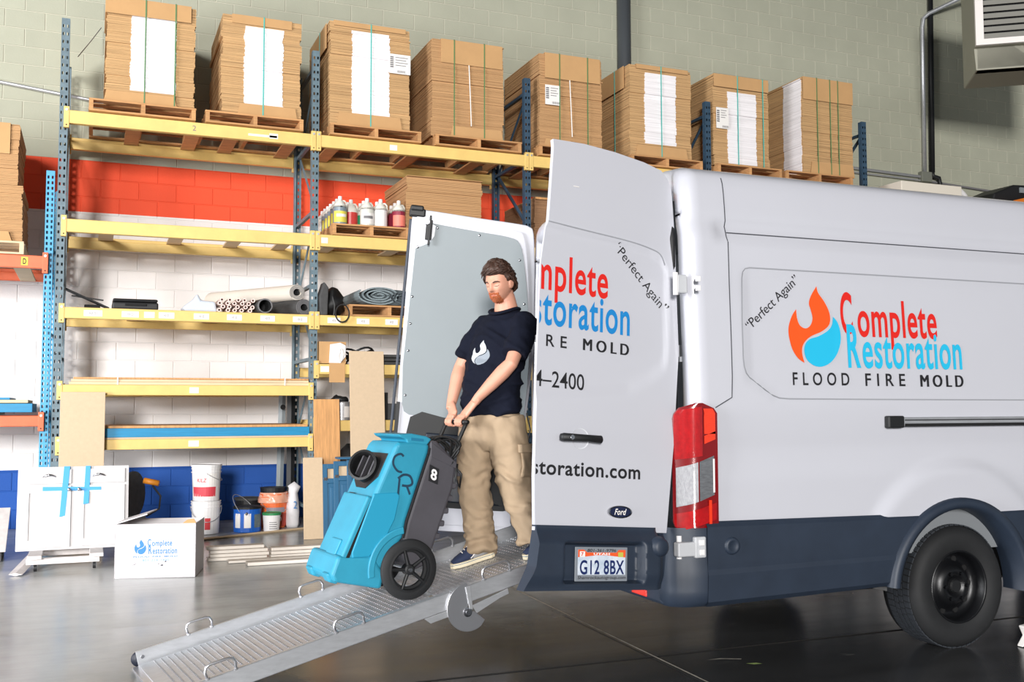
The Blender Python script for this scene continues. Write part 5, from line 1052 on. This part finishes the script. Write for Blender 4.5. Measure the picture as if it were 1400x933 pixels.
# ================================================================= DEHUMIDIFIER
e1 = V((math.cos(RPSI), math.sin(RPSI), 0)); lu = V((math.sin(RPSI), -math.cos(RPSI), 0)); UO = V((-1.203, -6.62, 0))
UP = lambda a, z, o=0: UO+e1*a+V((0, 0, z))+lu*o        # a: towards the man, z: height, o: towards the camera
unit = thing('dehumidifier', 'teal and charcoal wheeled dehumidifier tipped back on the ramp', 'dehumidifier', UP(0, .35, -.25))
O0, O1 = -.475, -.052
wd_ = V((.427, .904)); nd_ = V((-.904, .427)); B0 = V((-.41, .498))
TB = [(-.41, .498), (-.28, .463), (-.16, .43), (-.155, .52), (-.10, .60), (-.02, .69), (0, .785), (.141, 1.171), (.15, 1.225), (.05, 1.238), (-.045, 1.238), (-.067, 1.226), (-.178, .99)]
MB().prism(TB, UP, O0, O1).build('front_shell', M_teal, unit, bevel=.028, seg=4)
FA = lambda t, o, w_=0: UP(B0.x+wd_.x*t+nd_.x*w_, B0.y+wd_.y*t+nd_.y*w_, o)     # front face: t up, w proud
# flared base and collar
MB().prism([(-.455, .515), (-.435, .475), (-.30, .445), (-.155, .412), (-.14, .50), (-.20, .60), (-.36, .61), (-.415, .62)], UP, O0-.008, O1+.008).build('base_collar', M_teal, unit, bevel=.02, seg=3)
for o in (O0+.03, O1-.12): MB().prism([(-.47, .52), (-.45, .47), (-.40, .455), (-.40, .53)], UP, o, o+.09).build('base_foot', M_teal, unit, bevel=.012)
# lid handle moulding on top
MB().prism([(-.05, 1.282), (-.035, 1.266), (.0, 1.25), (.01, 1.225), (.135, 1.215), (.165, 1.25), (.13, 1.268), (.04, 1.285)], UP, O0+.03, O1-.01).build('lid', M_teal, unit, bevel=.014, seg=3)
MB().prism([(.03, 1.262), (.11, 1.252), (.11, 1.238), (.03, 1.246)], UP, O1-.014, O1-.006).build('lid_recess', mat('deep_teal', (22, 112, 146), .55), unit)
# air outlet
MB().prism([(.56, O0+.05), (.52, O0+.12), (.52, O1-.16), (.60, O1-.05), (.745, O1-.05), (.745, O0+.05)], lambda u, v, w_: FA(u, v, w_), -.002, .006).build('outlet_frame', M_black, unit, bevel=.006)
OC, OR_ = .635, .084; oo = -.262
od = (e1*-.904*.8+V((0, 0, .427*.8))+lu*.6).normalized(); ox = lu-od*lu.dot(od); ox.normalize(); oy = od.cross(ox); occ = FA(OC, oo, .012)
MB().lathe([(OR_, -.01), (OR_, .075), (OR_+.008, .085), (OR_-.006, .088), (OR_-.012, .07), (OR_-.014, .01), (0, .008)], lambda X, Y, Z: occ+ox*X+oy*Y+od*Z, 36).build('outlet_ring', M_black, unit, smooth=False)
for k in range(3): MB().box(-.045+.04*k, -.037+.04*k, -.07, .07, .01, .045, lambda x, y, z: occ+ox*x+oy*y+od*z).build('outlet_vane', M_gray_plas, unit)
# filter door on the front
MB().box(.085, .475, O0+.05, O1+.0, -.01, .034, FA).build('filter_door', M_teal, unit, bevel=.012, seg=3)
MB().box(.09, .20, O0+.2, O0+.34, .03, .046, FA).build('door_tab', M_teal, unit, bevel=.008); MB().box(.465, .48, O0+.1, O0+.17, .0, .02, FA).build('door_latch', M_black, unit)
MB().box(.09, .47, O1-.002, O1+.003, -.012, .006, FA).build('door_gap', M_dark, unit)
# side recess panel and wheel arch moulding
def sidep(poly, w0, w1, name, m, bevel=.008): return MB().prism(poly, lambda u, v, w_: UP(u, v, O1+w_), w0, w1).build(name, m, unit, bevel=bevel)
sidep([(-.205, .95), (-.06, .95), (-.045, .93), (-.075, .80), (-.13, .70), (-.23, .60), (-.33, .60), (-.335, .63)], -.004, .009, 'side_panel', mat('teal_side', (30, 148, 184), .55), .006)
arch = [(.24*math.cos(a), .515+.24*math.sin(a)) for a in [PI*.53+PI*.52*k/16 for k in range(17)]]+[(.20*math.cos(a), .515+.20*math.sin(a)) for a in [PI*1.05-PI*.52*k/16 for k in range(17)]]
sidep(arch, -.01, .016, 'wheel_arch', M_teal, .006)
# rear charcoal housing
DB = [(.145, 1.17), (.152, 1.235), (.19, 1.245), (.315, 1.12), (.318, 1.06), (.30, .96), (.165, .61), (.14, .53), (.05, .50), (-.04, .60), (-.02, .69), (.003, .785)]
MB().prism(DB, UP, O0-.004, O1+.004).build('rear_housing', M_gray_plas, unit, bevel=.022, seg=3)
for k in range(6):
    f = k/5; a, z = .325-.135*f, 1.045-.36*f
    MB().prism([(a-.035, z+.024), (a+.03, z+.016), (a+.026, z-.018), (a-.04, z-.012)], UP, O0, O1).build('rear_rib', M_gray_plas, unit, bevel=.008)
sidep([(.15, 1.24), (.32, 1.11), (.315, 1.075), (.15, 1.15)], .0, .008, 'shoulder', M_gray_plas)
def groove(P, wd, m, name, w_=.0062):
    mb = MB(); L = []
    for k, p in enumerate(P):
        a, b = P[max(k-1, 0)], P[min(k+1, len(P)-1)]; t = V((b[0]-a[0], b[1]-a[1])).normalized(); n = V((-t.y, t.x))*wd/2; L.append((mb.bm.verts.new(UP(p[0]+n.x, p[1]+n.y, O1+w_)), mb.bm.verts.new(UP(p[0]-n.x, p[1]-n.y, O1+w_))))
    for A, B in zip(L, L[1:]): mb.bm.faces.new((A[0], A[1], B[1], B[0]))
    return mb.build(name, m, unit, recalc=False)
M_mark = mat('faded_marker', (22, 58, 82), .6, var=.3, vs=30)
groove([(.145, 1.20), (.141, 1.171), (.003, .785), (-.02, .69)], .01, M_dark, 'shell_seam')
groove(smoothpoly([(-.02, 1.155), (-.04, 1.17), (-.075, 1.155), (-.085, 1.115), (-.06, 1.075), (-.03, 1.065)], (0, 5), 4)[:21], .013, M_mark, 'marker_letter', .0016)
groove(smoothpoly([(-.055, 1.03), (-.02, 1.05), (.02, 1.04), (.035, 1.0), (.01, .985), (-.03, .99)], (0, 5), 4)[:21], .014, M_mark, 'marker_letter', .0016); groove([(-.045, 1.03), (-.055, .93)], .013, M_mark, 'marker_letter', .0017); groove([(-.0, .985), (.02, .935)], .013, M_mark, 'marker_letter', .0017)
sidep([(.145, 1.105), (.205, 1.075), (.195, .985), (.135, 1.01)], .004, .0065, 'number_sticker', M_ink, 0)
text('8', lambda u, v, w_: UP(.170+u*.94+v*.15, 1.044-u*.4+v*.98, O1+.0072), -.02, .02, -.032, .032, 'number', M_wplas, unit)
# wheels, axle
for o, nm in ((-.052, 'near'), (-.53, 'far')):
    F = lambda X, Y, Z: UP(X, .515+Y, o+Z)
    tw = MB().lathe([(.122, .0), (.13, .006), (.15, .012), (.163, .015), (.171, .024), (.1725, .03), (.171, .04), (.163, .048), (.13, .052), (.122, .052)], F, 48).build('wheel', M_tyre, unit, smooth=True)
    MB().lathe([(.098, .008), (.125, .006), (.127, .052), (.115, .054), (.112, .03), (.098, .028), (.098, .008)], F, 40).build('rim', M_black, tw, smooth=False)
    MB().lathe([(0, .056), (.022, .056), (.03, .05), (.032, .0), (0, .0)], F, 20).build('hub', M_black, tw); MB().lathe([(0, .064), (.011, .064), (.013, .056)], F, 14).build('axle_cap', M_chrome, tw)
    for k in range(5):
        a = 2*PI*k/5+PI/2+.25; MB().loft([F(.02*math.cos(a), .02*math.sin(a), .036), F(.118*math.cos(a), .118*math.sin(a), .036)], [(.012, .014), (.009, .011)], 8).build('spoke', M_black, tw)
MB().tube([UP(0, .515, -.5), UP(0, .515, -.03)], .009, 8).build('axle', M_alu, unit)
# handle and power cord
hb = []
for o in (-.09, -.36): hb += [MB().tube([UP(.26, 1.06, o), UP(.33, 1.19, o), UP(.395, 1.32, o), UP(.408, 1.345, o)], .0125, 10).build('handle_bar', M_black, unit, smooth=True)]
MB().tube([UP(.41, 1.347, -.08), UP(.41, 1.347, -.37)], .0135, 12).build('handle_grip', M_black, unit, smooth=True)
mb = MB(); R = random.Random(2)
for k in range(8):
    c = V((.285+.012*R.uniform(-1, 1), 1.165)); ra, rb = .10+.02*R.random(), .06+.025*R.random(); ph = R.uniform(0, 6)
    mb.tube([UP(c.x+.03*math.cos(a)+.05*math.sin(a)*.5+.014*math.sin(2*a+ph), c.y+rb*1.15*math.sin(a)+.03*math.cos(a), -.225+ra*1.5*math.cos(a+.2*k)+.01*math.sin(3*a+ph)) for a in [2*PI*i/26 for i in range(26)]], .0075, 6, closed=True)
tag(mb.build('power_cord', M_black, unit, smooth=True))
MB().tube([UP(.30, 1.10, -.06), UP(.35, 1.04, -.045), UP(.34, .96, -.05), UP(.31, 1.02, -.04), UP(.33, 1.1, -.06)], .007, 6).build('cord_loop', M_black, unit, smooth=True)
# ================================================================= MAN
man = thing('person', 'bearded man in navy flame t-shirt and khaki cargo trousers gripping the dehumidifier handle', 'person', (-.60, -6.32, .46))
Fd = V((-.843, -.539, 0)).normalized(); Rd = V((Fd.y, -Fd.x, 0)); Zd = V((0, 0, 1))      # facing, his right, up
PC = V((-.575, -6.30, 0))
def bodypt(f, r, z): return PC+Fd*f+Rd*r+Zd*z
def add_remesh(mb, vox, smooth_it, name, m, parent, post=None, fac=.5):
    bmesh.ops.recalc_face_normals(mb.bm, faces=mb.bm.faces)
    me = bpy.data.meshes.new(name); mb.bm.to_mesh(me); mb.bm.free(); o = bpy.data.objects.new(name, me); COL.objects.link(o)
    r = o.modifiers.new('r', 'REMESH'); r.mode = 'VOXEL'; r.voxel_size = vox
    s_ = o.modifiers.new('s', 'SMOOTH'); s_.iterations = smooth_it; s_.factor = fac
    dg = bpy.context.evaluated_depsgraph_get(); me2 = bpy.data.meshes.new_from_object(o.evaluated_get(dg)); bpy.data.objects.remove(o); bpy.data.meshes.remove(me)
    me2.name = name
    if post:
        nrm = [v.normal.copy() for v in me2.vertices]
        for v, n in zip(me2.vertices, nrm): v.co = post(v.co.copy(), n)
    me2.materials.clear(); me2.materials.append(m); me2.polygons.foreach_set('use_smooth', [True]*len(me2.polygons))
    o = bpy.data.objects.new(name, me2); COL.objects.link(o); o.parent = parent; o.matrix_parent_inverse = Matrix.Translation(-parent.location)
    return o
# joints
SHR, SHL = V((-.595, -6.15, 1.955)), V((-.405, -6.455, 1.965))
ELR, WRR = V((-.730, -6.13, 1.69)), V((-.815, -6.205, 1.455))
ELL, WRL = V((-.555, -6.56, 1.70)), V((-.735, -6.475, 1.495))
GR = lambda o: UP(.41, 1.347, o)
NECK0, NECK1 = V((-.478, -6.305, 2.00)), V((-.515, -6.328, 2.135))
# head frame: turned further to image left, chin down
hy = math.radians(-4); HF = (Fd*math.cos(hy)+Rd*math.sin(hy)).normalized(); pitch = math.radians(20)
HR = V((HF.y, -HF.x, 0)); Hf = (HF*math.cos(pitch)-Zd*math.sin(pitch)); Hu = (Zd*math.cos(pitch)+HF*math.sin(pitch))
HC = V((-.546, -6.345, 2.220))
HP = lambda r, f, u: HC+HR*r+Hf*f+Hu*u
def headpt(x, y, z):       # unit sphere -> head; x right, y front, z up
    w = .077*(1-.14*sstep(-.2, -1, z)-.05*sstep(.4, 1, z)); d = .098; h = .124
    X, Y, Z = x*w, y*d, z*h
    fr = sstep(.1, .8, y)
    if y > 0: Y *= 1-.10*sstep(.1, .6, z)*abs(z)
    if z < 0: Y += -.012*sstep(0, -1, z)*(1 if y < 0 else 0)+.022*sstep(-.3, -.85, z)*fr
    if y < 0 and z < -.2: Y *= 1-.45*sstep(-.2, -1, z)
    g = lambda cx, cz, sx, sz: math.exp(-((X-cx)/sx)**2-((Z-cz)/sz)**2)
    if y > 0:
        Y += .030*g(0, -.026, .0125, .012)+.017*g(0, -.004, .009, .022)+.009*g(0, .024, .04, .011)          # nose, bridge, brow
        Y -= .013*(g(.031, .006, .014, .012)+g(-.031, .006, .014, .012))                                           # eye sockets
        Y += .007*(g(.033, .002, .011, .009)+g(-.033, .002, .011, .009))                                           # closed lids
        Y += .007*(g(.036, -.03, .016, .018)+g(-.036, -.03, .016, .018))                                            # cheeks
        Y += .008*g(0, -.060, .022, .010)-.004*g(0, -.0595, .02, .0025)+.010*g(0, -.098, .02, .016)                # lips, chin
    return HP(X, Y, Z)
mb = MB()
mb.ball((0, 0, 0), 1, 72, 60, headpt)
for sx in (-1, 1):   # ears
    mb.ball((0, 0, 0), 1, 14, 10, lambda x, y, z: HP(sx*(.079+.010*x+.008*max(0, -y)), -.008+.021*y-.004*z, -.012+.034*z))
mb.loft([NECK0-Zd*.06, NECK0+Zd*.02, HP(0, -.035, -.10), HP(0, -.03, -.02)], [(.10, .095), (.082, .082), (.062, .064), (.05, .055)], 24)
# trunk (under the shirt) and legs, so the body is whole
mb.loft([bodypt(0, 0, 1.30), bodypt(.01, 0, 1.45), bodypt(.01, 0, 1.62), V((-.53, -6.31, 1.80)), V((-.50, -6.31, 1.93)), V((-.485, -6.305, 2.0))], [(.15, .10), (.15, .11), (.155, .11), (.16, .11), (.15, .09), (.07, .06)], 24, up=tuple(Rd))
def limb(pts, rr, n=18): mb.loft(pts, rr, n)
limb([SHR-Zd*.025, SHR.lerp(ELR, .3), SHR.lerp(ELR, .75), ELR, ELR.lerp(WRR, .25), ELR.lerp(WRR, .6), WRR, WRR+V((-.01, -.02, -.03))], [.052, .052, .043, .040, .045, .039, (.031, .025), (.03, .022)])
limb([SHL-Zd*.025, SHL.lerp(ELL, .3), SHL.lerp(ELL, .75), ELL, ELL.lerp(WRL, .25), ELL.lerp(WRL, .6), WRL, WRL+V((-.02, .01, -.03))], [.054, .054, .045, .042, .047, .041, (.032, .026), (.03, .023)])
HIPR, HIPL = V((-.645, -6.215, 1.34)), V((-.525, -6.385, 1.34))
KNR, ANR = V((-.662, -6.20, .945)), V((-.612, -6.185, .56)); KNL, ANL = V((-.468, -6.43, .94)), V((-.385, -6.49, .665))
limb([HIPR, KNR, KNR.lerp(ANR, .3), ANR, ANR+V((-.03, 0, -.05))], [.085, .055, .055, .037, .035]); limb([HIPL, KNL, KNL.lerp(ANL, .3), ANL, ANL+V((-.02, 0, -.06))], [.085, .055, .055, .037, .035])
# hands: palm over the bar, four fingers curling round it, thumb along the far side
bd = lu   # bar direction towards the camera
def hand(wr, cen, sgn):
    g = cen; back = (wr-g); back -= bd*back.dot(bd); up_ = back.normalized()          # from bar towards the wrist
    fo = up_.cross(bd); fo.normalize()
    if fo.dot(e1) > 0: fo = -fo                                                       # knuckle side faces away from him
    kn = [g+bd*(sgn*(.033-.022*k))+up_*.026+fo*(.014+.004*(1-abs(k-1.2)/2)) for k in range(4)]
    mb.loft([wr, wr.lerp(g+up_*.05, .45), g+up_*.050, g+up_*.028+fo*.006], [(.023, .031), (.020, .038), (.019, .043), (.016, .041)], 16, up=tuple(fo))
    for k, (L, r) in enumerate(((.92, .0098), (1.0, .0102), (.96, .0098), (.8, .0086))):
        p0 = kn[k]; ctr = g+bd*(sgn*(.033-.022*k))
        P = [p0-fo*.004+up_*.014]
        for a in (38, 75, 115, 160, 205, 245): 
            if a > 250*L: break
            t = math.radians(a); P.append(ctr+(up_*math.cos(t)+fo*math.sin(t))*.0245)
        mb.loft(P, [r*1.12]+[r*(1-.045*i) for i in range(len(P)-1)], 10)
    t0 = wr.lerp(g, .45)+bd*(sgn*.028)-fo*.006
    mb.loft([t0, t0.lerp(g, .5)+bd*(sgn*.020)-fo*.014, g+bd*(sgn*.040)-fo*.022+up_*.002, g+bd*(sgn*.036)-fo*.014-up_*.022], [.015, .0135, .0115, .009], 10)
hand(WRR, GR(-.298), 1); hand(WRL, GR(-.165), -1)
body = add_remesh(mb, .0042, 2, 'body', M_skin, man, fac=.35)
# facial hair, brows, lids, lips
bv = BVHTree.FromPolygons([v.co for v in body.data.vertices], [tuple(p.vertices) for p in body.data.polygons])
def onface(r, u, lift=.002):
    p, n, i, d = bv.ray_cast(HP(r, .22, u), -Hf); return (p if p else HP(r, .09, u))+Hf*lift
def facestrip(pts, wid, name, m, lift=.002, thick=None):
    return MB().loft([onface(r, u, lift) for r, u in pts], [(w_, w_*.5) for w_ in wid], 8).build(name, m, man, smooth=True)
for sx in (-1, 1):
    facestrip([(sx*.016, .021), (sx*.028, .026), (sx*.042, .024), (sx*.052, .016)], [.003, .0042, .0036, .002], 'eyebrow', M_hair)
    facestrip([(sx*.018, -.001), (sx*.026, -.0045), (sx*.036, -.005), (sx*.046, .0)], [.001, .0016, .0016, .001], 'eyelashes', mat('lashes', (70, 44, 36), .6), .0008)
facestrip([(-.023, -.054), (-.012, -.058), (0, -.0595), (.012, -.058), (.023, -.054)], [.001, .0028, .0034, .0028, .001], 'lips', mat('lips', (196, 112, 104), .45), .0005)
mb = MB(); R = random.Random(4)
n = 0
while n < 620:
    r, u = R.uniform(-.043, .043), R.uniform(-.128, -.036)
    chin = (-.118 < u < -.064 and abs(r) < .036-.5*max(0, -.095-u))  or (-.07 < u < -.045 and .024 < abs(r) < .034); must = (-.053 < u < -.044 and abs(r) < .03)
    if not (chin or must): continue
    p = onface(r, u, -.001); d = (Hf*.6-Hu*(.7 if chin else .9)+HR*r*6).normalized(); L = R.uniform(.006, .012) if chin else .007
    mb.loft([p, p+d*L*.5+Hf*.001, p+d*L-Hu*.002], [.0024, .0022, .0007], 5, cap=False); n += 1
mb.build('beard', M_beard, man)
# hair: cap swept across the brow plus locks
def hairline(y, x): return lerp(y, [(-1, -.58), (-.5, -.5), (-.15, -.12), (.0, .02), (.2, .06), (.35, .40), (.6, .50), (1, .50)])
mb = MB()
def hp_(x, y, z):
    p = headpt(x, y, z); o_ = (p-HP(0, -.01, .0)).normalized(); k = sstep(-.06, .16, z-hairline(y, x))
    th = (.019+.010*sstep(.2, .9, z)+.010*noise.noise(V((x*3, y*3, z*5)))+.006*noise.noise(V((x*9, y*9, z*4)))+.008*sstep(.2, .6, y)*sstep(.4, .7, z))*k-.006*(1-k)
    return p+o_*th
mb.ball((0, 0, 0), 1, 64, 48, hp_)
R = random.Random(9); n = 0
while n < 420:
    a = R.uniform(0, 2*PI); z = R.uniform(-.6, .99); c = math.sqrt(1-z*z); x, y = c*math.cos(a), c*math.sin(a)
    if z-hairline(y, x) < .05 or (y > .05 and z < .38): continue
    p = headpt(x, y, z); o_ = (p-HP(0, -.01, 0)).normalized(); sw = (HR*(.75 if z > .15 else .1)+Hf*(.45 if y > .1 else -.2)-Hu*(.55 if z < .5 else .15)); t = (sw-o_*sw.dot(o_)).normalized(); L = R.uniform(.025, .05)
    b = p+o_*R.uniform(.016, .027)
    mb.loft([b-t*L*.4, b+o_*.005, b+t*L*.5+o_*.001, b+t*L*.85-o_*.004], [(.004, .006), (.0045, .007), (.0035, .005), (.0008, .001)], 5, cap=False); n += 1
mb.build('hair', M_hair, man, smooth=True)
# t-shirt
mb = MB()
mb.loft([bodypt(.0, 0, 1.415), bodypt(.012, 0, 1.47), bodypt(.02, 0, 1.56), V((-.560, -6.315, 1.70)), V((-.53, -6.315, 1.82)), V((-.502, -6.31, 1.92)), V((-.496, -6.307, 1.965)), V((-.494, -6.307, 2.0)), V((-.492, -6.307, 2.025)), V((-.492, -6.309, 2.045)), V((-.492, -6.31, 2.058))],
        [(.190, .145), (.192, .147), (.192, .145), (.196, .142), (.204, .138), (.198, .118), (.178, .110), (.150, .102), (.122, .096), (.100, .090), (.088, .085)], 36, up=tuple(Rd))
mb.ball(SHR+V((.01, -.01, -.02)), (.082, .082, .075), 16, 12); mb.ball(SHL+V((-.005, .01, -.02)), (.086, .086, .078), 16, 12)
mb.loft([SHR+V((.10, -.14, .005)), SHR+V((.02, -.03, .0)), SHR.lerp(ELR, .35), SHR.lerp(ELR, .78)], [(.07, .08), (.076, .082), (.071, .077), (.066, .072)], 22)
mb.loft([SHL+V((-.07, .13, .005)), SHL+V((-.015, .03, .0)), SHL.lerp(ELL, .35), SHL.lerp(ELL, .80)], [(.07, .08), (.080, .086), (.078, .082), (.074, .078)], 22)
cn = V((-.494, -6.312, 2.058))
def wr(co, n):
    p = co
    f = .013*noise.noise(V((p.x*9+p.z*5, p.y*9, p.z*4)))+.006*noise.noise(V((p.x*22+p.z*12, p.y*22, p.z*9)))
    f *= sstep(2.06, 1.95, p.z); ff = (p-cn).dot(Fd); co = co-Zd*.036*sstep(-.03, .10, ff)*sstep(1.955, 2.045, p.z)*sstep(.15, .105, math.hypot(p.x-cn.x, p.y-cn.y))
    side = (p-PC).dot(Rd); f += .005*math.sin(34*side+14*p.z+2.5*noise.noise(p*7))*sstep(1.95, 1.6, p.z)*.8
    g_ = noise.noise(V((p.x*5+p.z*5.5, p.y*5-p.z*5, p.z*2.2+1))); f += sstep(2.0, 1.85, p.z)*.014*max(0, 1-abs(g_)*6)*(.6+noise.noise(p*4))
    g_ = noise.noise(V((p.x*4-p.z*6+4, p.y*4+p.z*6, p.z*2+7))); f += sstep(2.0, 1.85, p.z)*.011*max(0, 1-abs(g_)*6)*(.5+noise.noise(p*5))
    f += .006*math.sin(30*(p.z-.9*abs(side)*1.4)+2*noise.noise(p*6))*sstep(1.9, 1.75, p.z)*sstep(1.45, 1.6, p.z)
    return co+n*f
shirt = add_remesh(mb, .008, 4, 't_shirt', M_shirt, man, wr)
mb = MB(); mb.loft([cn+Rd*.092*math.cos(a)+Fd*(.094*math.sin(a)+.012*max(0, math.sin(a)))-Zd*(.036*max(0, math.sin(a))**1.3+.002) for a in [2*PI*k/28 for k in range(28)]], .0105, 8, closed=True); mb.build('collar', M_shirt, man, smooth=True)
sv = BVHTree.FromPolygons([v.co for v in shirt.data.vertices], [tuple(p.vertices) for p in shirt.data.polygons])
def chest(poly, m, name):
    bm = bmesh.new(); 
    vs = [bm.verts.new(((u-.862)/.358*.140, (v-1.888)/.458*.152, 0)) for u, v in poly]; bm.faces.new(vs); bmesh.ops.triangulate(bm, faces=bm.faces[:])
    for _ in range(3): bmesh.ops.subdivide_edges(bm, edges=[e for e in bm.edges if e.calc_length() > .012], cuts=1, use_grid_fill=False); bmesh.ops.triangulate(bm, faces=bm.faces[:])
    for v in bm.verts:
        # his right is image left: u runs to his left
        o_ = bodypt(.5, -.0-v.co.x, 1.775+v.co.y)
        p, n_, i, d = sv.ray_cast(o_, -Fd); v.co = (p+n_*.003) if p else o_
    q = MB.__new__(MB); q.bm = bm; return q.build(name, m, man, smooth=True)
chest(FLAME_S, mat('print_light', (206, 212, 218), .7), 'chest_flame'); chest(DROP_S, mat('print_gray', (136, 144, 154), .7), 'chest_drop')
# trousers
mb = MB()
mb.loft([bodypt(-.0, 0, 1.475), bodypt(.0, 0, 1.43), bodypt(-.005, 0, 1.34), bodypt(-.01, 0, 1.24), bodypt(-.01, 0, 1.17)], [(.172, .128), (.180, .136), (.190, .142), (.188, .135), (.12, .09)], 30, up=tuple(Rd))
mb.loft([HIPR+V((0, 0, .03)), HIPR.lerp(KNR, .35), HIPR.lerp(KNR, .7), KNR, KNR.lerp(ANR, .4), KNR.lerp(ANR, .8), ANR+V((.0, 0, .02)), ANR+V((-.005, 0, -.028))], [.118, .120, .110, .102, .098, .096, .098, (.100, .085)], 24)
mb.loft([HIPL+V((0, 0, .03)), HIPL.lerp(KNL, .35), HIPL.lerp(KNL, .7), KNL, KNL.lerp(ANL, .4), KNL.lerp(ANL, .8), ANL+V((0, 0, .02)), ANL+V((.0, 0, -.05))], [.122, .124, .114, .104, .096, .090, .088, (.088, .08)], 24)
def wt(co, n):
    p = co; lo = sstep(1.35, 1.0, p.z)
    f = .012*noise.noise(V((p.x*10, p.y*10, p.z*7)))+.007*noise.noise(V((p.x*20+p.z*9, p.y*20, p.z*16)))
    g_ = noise.noise(V((p.x*7+p.z*5, p.y*7-p.z*4, p.z*6+3))); f += lo*.022*(1-abs(g_)*4 if abs(g_) < .25 else 0)*(.4+noise.noise(V((p.x*5, p.y*5, p.z*4+9))))+lo*.004*math.sin(p.z*60+9*noise.noise(p*6))
    f += .010*sstep(.72, .58, p.z)*math.sin(p.z*95+4*noise.noise(p*9))
    return co+n*f
tro = add_remesh(mb, .008, 4, 'trousers', M_khaki, man, wt)
tv = BVHTree.FromPolygons([v.co for v in tro.data.vertices], [tuple(p.vertices) for p in tro.data.polygons])
def patch(c, du, dv, nrm, name, w0=.006):
    c = V(c); du, dv, nrm = V(du), V(dv), V(nrm).normalized(); mb = MB(); N = 8
    def f(a, b, lift):
        o_ = c+du*(a-.5)+dv*(b-.5)+nrm*.4; p, n_, i, d = tv.ray_cast(o_, -nrm); return (p if p else c+du*(a-.5)+dv*(b-.5))+nrm*lift
    A = mb.grid(N, N, lambda a, b: f(a, b, w0)); B = mb.grid(N, N, lambda a, b: f(a, b, -.01))
    ea = [A[i][0] for i in range(N)]+[A[N][j] for j in range(N)]+[A[i][N] for i in range(N, 0, -1)]+[A[0][j] for j in range(N, 0, -1)]; eb = [B[i][0] for i in range(N)]+[B[N][j] for j in range(N)]+[B[i][N] for i in range(N, 0, -1)]+[B[0][j] for j in range(N, 0, -1)]
    for i in range(len(ea)): mb.bm.faces.new((ea[i], ea[(i+1) % len(ea)], eb[(i+1) % len(ea)], eb[i]))
    return mb.build(name, M_khaki, man, smooth=True)
sd = (-Rd*.9+Fd*.25).normalized(); su = Fd*.9+Rd*.25
patch((-.43, -6.45, 1.10), su.normalized()*.15, (0.02, 0, .17), sd, 'cargo_pocket', .012); patch((-.435, -6.45, 1.185), su.normalized()*.16, (0, 0, .05), sd, 'pocket_flap', .02)
patch((-.60, -6.25, 1.43), Rd*.30, (0, 0, .032), Fd, 'waistband', .008)
MB().loft([V((-.415, -6.47, 1.40)), V((-.40, -6.49, 1.30)), V((-.41, -6.48, 1.22))], [.006, .005, .006], 6).build('key_cord', M_drk, man, smooth=True)
# shoes standing on the ramp deck
def shoe(s_toe, l, yaw, name):
    dirv = (-rd*math.cos(yaw)+rl*math.sin(yaw)); sidev = (rl*math.cos(yaw)+rd*math.sin(yaw)); o = RP(s_toe, l, .026)
    f = lambda a, b, h: o-dirv*a*1.0+sidev*b+rn*h      # a from toe back to heel
    out = [(0, 0), (.012, .028), (.05, .044), (.10, .048), (.16, .040), (.22, .036), (.27, .036), (.298, .022), (.303, 0)]
    full = out+[(a, -b) for a, b in out[1:-1]][::-1]
    r = thing_part = MB().prism(full, lambda u, v, w_: f(u, v, w_), 0, .032).build('shoe', mat('shoe_sole', (226, 214, 186), .6), man, bevel=.006)
    mb = MB(); 
    mb.loft([f(.018, 0, .035), f(.05, 0, .042), f(.10, 0, .052), f(.15, 0, .066), f(.20, 0, .078), f(.25, 0, .08), f(.285, 0, .07)], [(.014, .022), (.024, .038), (.034, .043), (.046, .040), (.052, .036), (.05, .034), (.035, .026)], 20, up=tuple(rn)); mb.build('upper', mat('navy_suede', (36, 48, 78), .8), r, smooth=True)
    mb = MB(); mb.loft([f(.15, 0, .060), f(.21, 0, .062), f(.27, 0, .06)], [(.040, .0425), (.044, .0385), (.03, .034)], 20, up=tuple(rn)); mb.build('side_panel', mat('gray_suede', (150, 150, 152), .8), r, smooth=True)
    for sg in (-1, 1): MB().tube([f(.13, sg*.044, .04), f(.16, sg*.043, .062), f(.20, sg*.041, .056), f(.25, sg*.037, .075), f(.27, sg*.033, .08)], .004, 6).build('stripe', M_label, r, smooth=True)
    for k in range(5): a = .085+.022*k; MB().tube([f(a, -.03, .068+.4*(a-.085)), f(a+.004, 0, .09+.42*(a-.085)), f(a+.01, .03, .07+.4*(a-.085))], .0038, 6).build('lace', M_label, r, smooth=True)
    pr = MB().prism(full, lambda u, v, w_: f(u, v*1.012, w_), .0215, .0245).build('sole_line', M_dblue, r)
shoe(1.838, .285, -.12, 'right'); shoe(2.17, .62, -.1, 'left')
# foreground scraps on the floor
tag(MB().prism([(2.25, .0), (2.33, .02), (2.5, .0), (2.48, .08), (2.38, .07), (2.35, .13), (2.27, .12), (2.30, .06)], lambda u, v, w_: V((u, w_, v+.002)), -7.72, -7.67).build('paper_scrap', M_label, bevel=.008), 'crumpled white paper scrap on the floor in front of the van wheel', 'paper')
tag(MB().flat([(.36, -7.24), (.45, -7.235), (.56, -7.29), (.55, -7.30), (.45, -7.25)], lambda u, v, w_: V((u, v, .0016))).build('chalk_mark', M_joint), 'faint pale chalk streak on the floor near the bottom edge', 'mark')
tag(MB().flat([(.52, -7.39), (.58, -7.40), (.60, -7.43), (.55, -7.425)], lambda u, v, w_: V((u, v, .0016))).build('green_mark', mat('green_chalk', (150, 172, 96), .8)), 'small green chalk mark on the floor beside the pale streak', 'mark')
